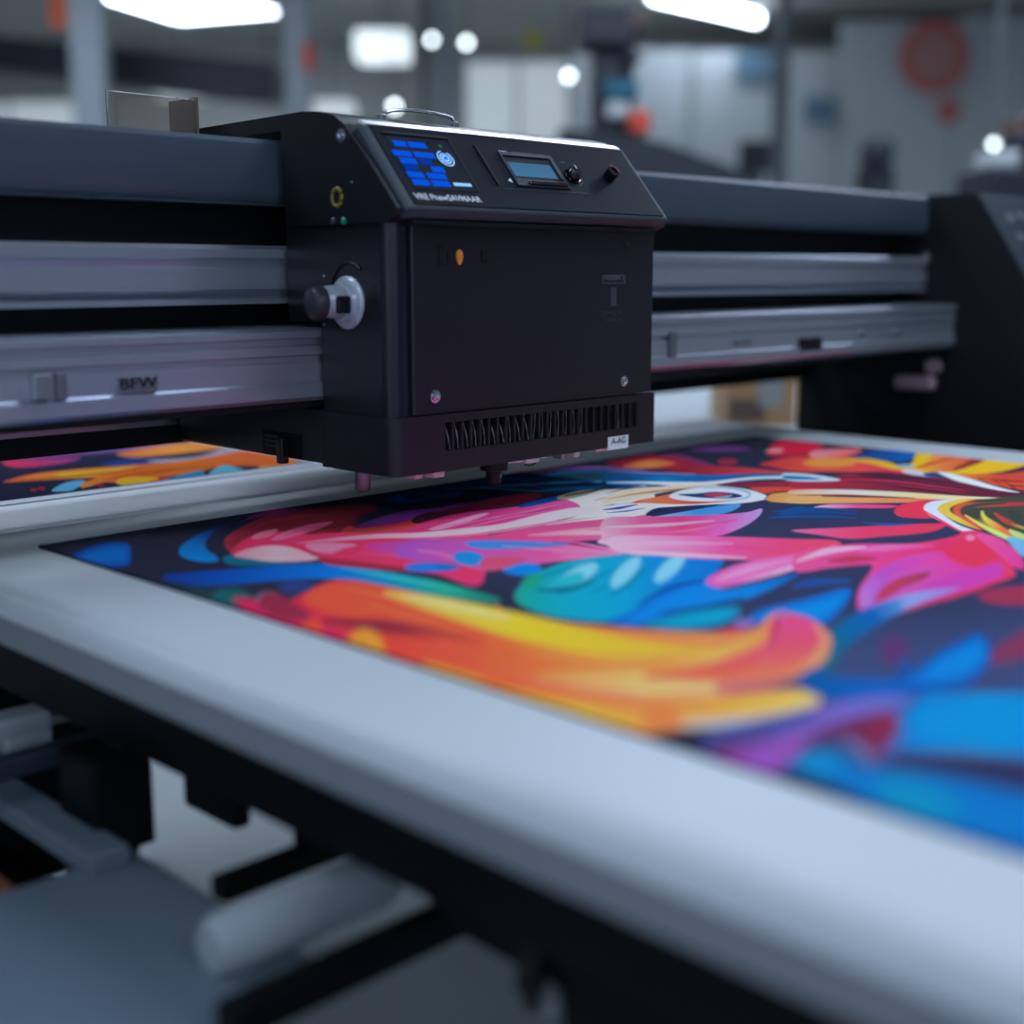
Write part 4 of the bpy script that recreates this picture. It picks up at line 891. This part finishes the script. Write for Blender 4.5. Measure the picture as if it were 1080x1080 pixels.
# left display
x0, s1 = pp(404, 142); x1, s0 = pp(504, 203)
dp = pplate(x0, x1, s0-.001, s1, .0002, .0012, 'display', 'screen', pan, .0003); dp['label'] = 'dark display with blue key blocks'
pplate(x0-.002, x1+.002, s1, s1+.003, .0004, .003, 'display_hood', 'black_matte', pan)
pplate(x1, x1+.002, s0, s1, .0004, .002, 'display_side', 'black_matte', pan)
cr4 = lambda x, y: (395+x/9, 125+y/9)
rows = [(160, 215, 287, 460, 270), (152, 305, 335, 540, 345), (222, 378, 385, 520, 395), (258, 442, 400, 630, 510), (290, 510, 455, 655, 475), (342, 583, 510, 690, 520)]
for r_, (xl, yt, xm, xr, xm2) in enumerate(rows):
    for k, (a_, b_) in enumerate(((xl, xm-6), (max(xm+8, xm2), xr))):
        xa, sa_ = pp(*cr4(a_, yt)); xb, _ = pp(*cr4(b_, yt+(b_-a_)*.11))
        sa_ = pp(*cr4(xl, yt))[1]
        pplate(xa, xb, sa_-.0085, sa_, .0012, .0018, 'key', 'key_blue2' if (r_, k) in ((2, 1), (3, 0)) else 'key_blue', dp)
cx, cs = pp(*cr4(670, 388))
obj('round_icon', addlathe(addlathe(new(), P3(cx, cs, .0012), nv, [(0, .0085), (.0004, .0085)], 32), P3(cx, cs, .0013), nv, [(0, .001), (.0004, .001)], 12), 'icon', dp)
bm = new()
for j in range(40):
    t0, t1 = 2*PI*j/40, 2*PI*(j+1)/40
    if .9 < t0 < 1.7: continue
    addprism(bm, [P3(cx+math.cos(t)*r_, cs+math.sin(t)*r_, .0012) for t, r_ in ((t0, .0105), (t1, .0105), (t1, .0122), (t0, .0122))], nv*.0005)
obj('icon_ring', bm, 'icon', dp)
bm = new()
for r0_, r1_ in ((.0058, .0066),):
    for j in range(24):
        t0, t1 = 2*PI*j/24, 2*PI*(j+1)/24
        addprism(bm, [P3(cx+math.cos(t)*r_, cs+math.sin(t)*r_, .0016) for t, r_ in ((t0, r0_), (t1, r0_), (t1, r1_), (t0, r1_))], nv*.0003)
addprism(bm, [P3(cx-.003, cs-.002, .0016), P3(cx+.003, cs-.002, .0016), P3(cx+.002, cs+.003, .0016), P3(cx-.002, cs+.002, .0016)], nv*.0003)
obj('icon_mark', bm, 'key_blue', dp)
gx, gs = pp(*cr4(617, 272)); obj('green_light', lathe(P3(gx, gs, .0012), nv, [(0, .0025), (.0005, .0025)], 12), 'green', dp)
xa, sa_ = pp(*cr4(740, 618)); xb, _ = pp(*cr4(905, 632)); pplate(xa, xb, sa_-.0045, sa_, .0012, .0018, 'status_bar', 'icon', dp)
xa, sa_ = pp(438.5, 210.2); xb, _ = pp(507.5, 212)
obj('lettering', text_mesh('VRE PnewSAVMAAR', P3(xa, sa_, .0006), (1, 0, 0), sv, .0088, xb-xa), 'white', pan)
# middle control unit
x0, s1 = pp(499, 154); x1, s0 = pp(622, 205)
xm, _ = pp(606, 200)
pplate(x0-.001, x0+.002, s0+.004, s1, 0, .003, 'divider', 'black_matte', pan, .0004)
pplate(xm-.012, xm+.016, s0, s0+.0012, .0004, .0012, 'outline', 'bezel', pan)
pplate(x0+.006, pp(622,205)[0], s0-.0006, s0+.0003, .0004, .0010, 'outline', 'bezel', pan)
ux0, us1 = pp(524, 161); ux1, us0 = pp(606, 201)
unit = pplate(ux0, ux1-.008, us0, us1, .0002, .0030, 'control_unit', 'panel', pan, .0008)
lx0, ls1 = pp(529, 167); lx1, ls0 = pp(590, 192)
pplate(lx0, lx1, ls0-.001, ls1, .003, .0034, 'lcd_bezel', 'black_matte', unit)
gx0, gs1 = pp(533, 173); gx1, gs0 = pp(587, 191)
lcd = pplate(gx0, gx1, gs0, gs1, .0034, .0038, 'lcd', 'lcd', unit); lcd['label'] = 'lit blue green LCD window'
pplate(lx1, lx1+.005, ls0-.001, ls1, .003, .006, 'lcd_side', 'bezel', unit, .0006)
pplate(lx0, lx1, ls1, ls1+.0015, .003, .006, 'lcd_top', 'panel', unit, .0004)
bx0, bs1 = pp(556, 194); bx1, bs0 = pp(598, 200)
pplate(bx0, bx1, bs0+.001, bs1+.001, .003, .0055, 'bar_button', 'black_gloss', unit, .0006)
tx, ts = pp(536, 192)
obj('arrow_mark', addprism(new(), [P3(tx-.003, ts-.001, .0031), P3(tx+.0035, ts-.0035, .0031), P3(tx+.0025, ts+.0035, .0031)], nv*.0004), 'white', unit)
tx, ts = pp(545, 196); obj('small_label', text_mesh('CSB', P3(tx, ts, .0031), (1, 0, 0), sv, .0035, .009), 'greyprint', unit)
tx, ts = pp(597, 199.5); obj('small_label', text_mesh('NS', P3(tx, ts, .0012), (1, 0, 0), sv, .0035, .007), 'white', pan)
tx, ts = pp(526, 160.5); obj('small_label', text_mesh('S-NMHS', P3(tx, ts, .0006), (1, 0, 0), sv, .0026, .014), 'white', pan)
tx, ts = pp(566, 164.5); obj('small_label', text_mesh('cutOB', P3(tx, ts, .0006), (1, 0, 0), sv, .0022, .012), 'greyprint', pan)
xa, sa_ = pp(539, 160); xb, sb_ = pp(564, 164); pplate(xa, xb, sb_+.0005, sa_, .0004, .0012, 'slot', 'black_matte', pan)
tx, ts = pp(590, 172); obj('small_label', text_mesh('e--rav', P3(tx, ts, .0006), (1, 0, 0), sv, .0018, .010), 'greyprint', pan)
# knobs
kx, ks = pp(603, 186.5)
kb = obj('dial', lathe(P3(kx, ks, 0), nv, [(0, .0125), (.002, .0125), (.0025, .0105), (.011, .0095), (.0125, .0085), (.0128, 0)], 36), 'black_gloss', pan, smooth=35)
bm = new()
for j in range(30):
    t0, t1 = PI*.25+j*.1, PI*.25+(j+.8)*.1
    addprism(bm, [P3(kx+math.cos(t)*r_, ks+math.sin(t)*r_, .0126) for t, r_ in ((t0, .0080), (t1, .0080), (t1, .0088), (t0, .0088))], nv*.0003)
obj('dial_ring', bm, 'greyprint', kb)
obj('dial_pointer', addprism(new(), [P3(kx-.0006, ks+.002, .0128), P3(kx+.0006, ks+.002, .0128), P3(kx+.0006, ks+.008, .0128), P3(kx-.0006, ks+.008, .0128)], nv*.0004), 'white', kb)
bm = new()
for j in range(14):
    t = -1.3+j*.16; addprism(bm, [P3(kx+math.cos(t+d_)*r_, ks+math.sin(t+d_)*r_, .0005) for d_, r_ in ((0, .0150), (.05, .0150), (.05, .0168), (0, .0168))], nv*.0003)
obj('dial_scale', bm, 'greyprint', pan)
kx, ks = pp(641, 188)
kb = obj('stop_knob', lathe(P3(kx, ks, 0), nv, [(0, .0085), (.009, .0085), (.0125, .009), (.0145, .0085), (.0145, .0060), (.0125, .0055), (.0125, 0)], 36), 'black_gloss', pan, smooth=35)
kb['label'] = 'black knob with a red ring'
bm = new()
for j in range(26):
    t0, t1 = -.5+j*.1, -.5+(j+1)*.1
    addprism(bm, [P3(kx+math.cos(t)*r_, ks+math.sin(t)*r_, .0146) for t, r_ in ((t0, .0076), (t1, .0076), (t1, .0088), (t0, .0088))], nv*.0005)
obj('red_ring', bm, 'redline', kb)
# handle on the hood top
hb = Vector((0, 1.262, 1.334))
hz = [aty(u, v, 1.262) for u, v in ((402, 124), (405, 119.5), (414, 116.8), (430, 116.2), (447, 117.8), (462, 120.5), (476, 124), (479, 130))]
hd = obj('carry_handle', addtube(new(), [(p.x, 1.262, p.z) for p in hz], .0022, 12), 'chrome', K, smooth=60); hd['label'] = 'arched chrome handle'
for p in (hz[0], hz[-1]): obj('handle_mount', box(p.x-.004, p.x+.004, 1.257, 1.267, 1.330, max(p.z, 1.337)+.001, .001), 'steel', hd)
# screws, lamps, marks on the front cover
yf = YF-.002
def fr(u, v): q = aty(u, v, yf); return q.x, q.z
def screw(c, n, r, m='chrome', par=K, name='screw'):
    s = obj(name, lathe(c, n, [(0, r*1.25), (.0008, r*1.25), (.0012, r), (.003, r*.9), (.0035, r*.5), (.0022, r*.45), (.0022, 0)], 24), m, par, smooth=35); return s
x, z = fr(459, 418); screw((x, yf, z), (0, -1, 0), .0062, par=fc); x, z = fr(658, 402); screw((x, yf, z), (0, -1, 0), .0055, par=fc)
x, z = fr(661, 258); obj('screw_hole', lathe((x, yf, z), (0, -1, 0), [(0, .005), (.0012, .005), (.0012, .0035), (.0004, .003), (.0004, 0)], 20), 'black_gloss', fc)
x, z = fr(484, 270)
obj('amber_lamp', lathe((x, yf, z), (0, -1, 0), [(0, 1), (.002, 1), (.003, .7), (.0032, 0)], 24), 'amber', fc, smooth=50)['label'] = 'small amber lamp'
me_ = bpy.data.objects[[o for o in bpy.data.objects.keys() if o.startswith('amber_lamp')][0]]
org = Vector((x, yf, z))-WL[K.name]
for v in me_.data.vertices:
    d = v.co-org; k = .0075 if d.z > 0 else .0105; tap = 1 if d.z > 0 else 1-.25*min(1, abs(d.z))
    v.co = org+Vector((d.x*.0052*tap, d.y, d.z*k))
for u, v, w_, h_ in ((465, 269, .008, .022), (473, 271, .005, .012), (510, 270, .008, .015)):
    x, z = fr(u, v); obj('dark_button', box(x-w_/2, x+w_/2, yf-.002, yf+.001, z-h_/2, z+h_/2, .0009), 'black_matte', fc)
xa, za = fr(635, 299); xb, zb = fr(659, 290)
bm = new(); th = .0008
for q in ((xa, xb, za, za+th), (xa, xb, zb-th, zb), (xa, xa+th, za, zb), (xb-th, xb, za, zb)): addb(bm, q[0], q[1], yf-.0004, yf, q[2], q[3])
obj('label_frame', bm, 'greyprint', fc)
obj('lettering', text_mesh('HEEEEEN 3', (xa+.003, yf-.0003, za+.0045), (1, 0, 0), (0, 0, 1), .0065, xb-xa-.006), 'greyprint', fc)
x, z = fr(647, 323); obj('t_mark', box(x-.006, x+.006, yf-.0004, yf, z, fr(647, 303)[1]), 'mutedprint', fc)
xa, za = fr(634, 333); obj('lettering', text_mesh('CE/MO: RA', (xa, yf-.0003, za), (1, 0, 0), (0, 0, 1), .0065, .044), 'mutedprint', fc)
xa, za = fr(636, 338); obj('lettering', text_mesh('Tuirov vs', (xa, yf-.0003, za-.0015), (1, 0, 0), (0, 0, 1), .0055, .038), 'mutedprint', fc)
# sticker at the lower right corner
xa = aty(641, 470, yl).x; xb = aty(662, 470, yl).x; zb = aty(651, 460, yl).z
st = obj('sticker', box(xa, xb, yl-.0008, yl+.001, zl0-.003, zb), 'white', K); st['label'] = 'small white sticker'
obj('lettering', text_mesh('A-AG', (xa+.006, yl-.0010, zl0+.004), (1, 0, 0), (0, 0, 1), .009, xb-xa-.012), 'duct', st)
# side details (left cheek and side)
xs = HL-.004
def sd(u, v, x=xs): return atx(u, v, x)
q = sd(360, 143); screw((xs, q.y, q.z), (-1, 0, 0), .0062, par=hood)
q = sd(356, 208); obj('brass_ring', addtube(new(), [(xs-.0005, q.y+.0088*math.cos(t), q.z+.0098*math.sin(t)) for t in np.linspace(0, 2*PI, 25)], .0026, 8), 'olive', K)
q = sd(352, 233); obj('green_lamp', lathe((xs+.001, q.y, q.z), (-1, 0, 0), [(0, .0042), (.003, .0042), (.0042, .002)], 16), 'bezel', K)
q = sd(363, 233); obj('green_lamp', lathe((xs+.001, q.y, q.z), (-1, 0, 0), [(0, .0042), (.003, .0042), (.0042, .002)], 16), 'green', K)
for u, v in ((342, 291), (342, 342), (371, 192)):
    q = sd(u, v, XL if v > 240 else xs); obj('rivet', lathe(((XL if v > 240 else xs)+.001, q.y, q.z), (-1, 0, 0), [(0, .0022), (.002, .0016)], 10), 'steel', K)
# big silver side knob: flange, hub and dark lens
kc = sd(367, 319, XL)
sk = obj('side_knob', lathe((XL+.001, kc.y, kc.z), (-1, 0, 0), [(0, .031), (.003, .031), (.005, .029), (.0065, .024), (.012, .022), (.013, .019)], 48), 'silver', K, smooth=35)
sk['label'] = 'silver side knob with dark lens'
obj('knob_hub', lathe((XL-.011, kc.y+.001, kc.z+.001), (-1, .12, 0), [(0, .019), (.006, .0195), (.020, .0185), (.024, .0165)], 40), 'silver', sk, smooth=35)
obj('knob_notch', box(XL-.030, XL-.0125, kc.y-.0215, kc.y-.0145, kc.z-.012, kc.z+.008, .002), 'black_matte', sk)
obj('knob_lens', lathe((XL-.034, kc.y+.003, kc.z), (-1, .12, 0), [(0, .0165), (.002, .0195), (.012, .0195), (.0155, .0175), (.0178, .0135), (.0190, .008), (.0194, .002), (.0194, 0)], 40), 'lens_dark', sk, smooth=35)
obj('knob_shade', addtube(new(), [(XL-.0005, kc.y-.004+.037*math.cos(t), kc.z+.004+.042*math.sin(t)) for t in np.linspace(-.9, 2.2, 20)], .0022, 8), 'black', K)
q = aty(689, 317, 1.20)
obj('side_knob', lathe((XR-.004, 1.195, q.z), (1, 0, 0), [(0, .018), (.006, .018), (.009, .015), (.012, .012), (.012, 0)], 32), 'steel', K, smooth=35)
# pin, nozzle and clear plugs underneath
pz = .904
q = atz(368, 521, pz)
pn = obj('guide_pin', lathe((XL+.012, 1.225, .92), (0, 0, -1), [(0, .0095), (.026, .0095), (.0285, .0075), (.0285, 0)], 28), 'alu_d', K, smooth=40)
pn['label'] = 'dull metal guide pin'
q = aty(525, 490, 1.165)
obj('nozzle', lathe((q.x, 1.172, .920), (0, 0, -1), [(0, .0205), (.003, .0205), (.004, .0185), (.015, .0175), (.0165, .0105), (.031, .0095), (.035, .0055), (.036, 0)], 28), 'black_matte', K, smooth=35)['label'] = 'black stepped nozzle'
nz_ = [o for o in bpy.data.objects if o.name.startswith('nozzle')][-1]
obj('nozzle_tip', lathe((q.x+.002, 1.1655, .902), (0, 0, -1), [(0, .0035), (.006, .0035), (.008, .002)], 12), 'steel', nz_)
for u, w_, h_, m in ((438, .013, .007, 'pinkcl'), (459, .018, .009, 'pinkcl'), (538, .030, .005, 'clear'), (558, .026, .008, 'clear'), (570, .012, .004, 'clear'), (590, .006, .009, 'steel'), (605, .010, .009, 'clear'), (632, .028, .006, 'pinkcl')):
    x = aty(u, 485, 1.165).x
    cpb = obj('plug', box(x-w_/2, x+w_/2, 1.158, 1.176, zl0-h_, zl0+.002, .0015), m, K)
x = aty(558, 485, 1.162).x
obj('plug_ring', addtube(new(), [(x+.010*math.cos(t), 1.160, zl0-.008+.003*math.sin(t)) for t in np.linspace(PI, 2*PI, 12)], .0012, 6), 'black', K)

# ================================================================== CAMERA, WORLD, VIEW
cam = bpy.data.cameras.new('camera'); co_ = bpy.data.objects.new('camera', cam); C.objects.link(co_)
cam.sensor_width = 36; cam.lens = 36*FPX/1080; cam.clip_start = .02; cam.clip_end = 100
co_.location = (0, 0, CH); co_.rotation_euler = (PI/2-PIT, 0, AZ-PI/2)
cam.dof.use_dof = True; cam.dof.focus_distance = 1.65; cam.dof.aperture_fstop = 1.5; cam.dof.aperture_blades = 0
bpy.context.scene.camera = co_
w = bpy.data.worlds.new('world'); bpy.context.scene.world = w; w.use_nodes = True
w.node_tree.nodes['Background'].inputs[0].default_value = (.3, .4, .55, 1); w.node_tree.nodes['Background'].inputs[1].default_value = .3
vs_ = bpy.context.scene.view_settings
vs_.view_transform = 'Standard'; vs_.look = 'None'; vs_.gamma = 1; vs_.use_curve_mapping = False; vs_.exposure = 1.15
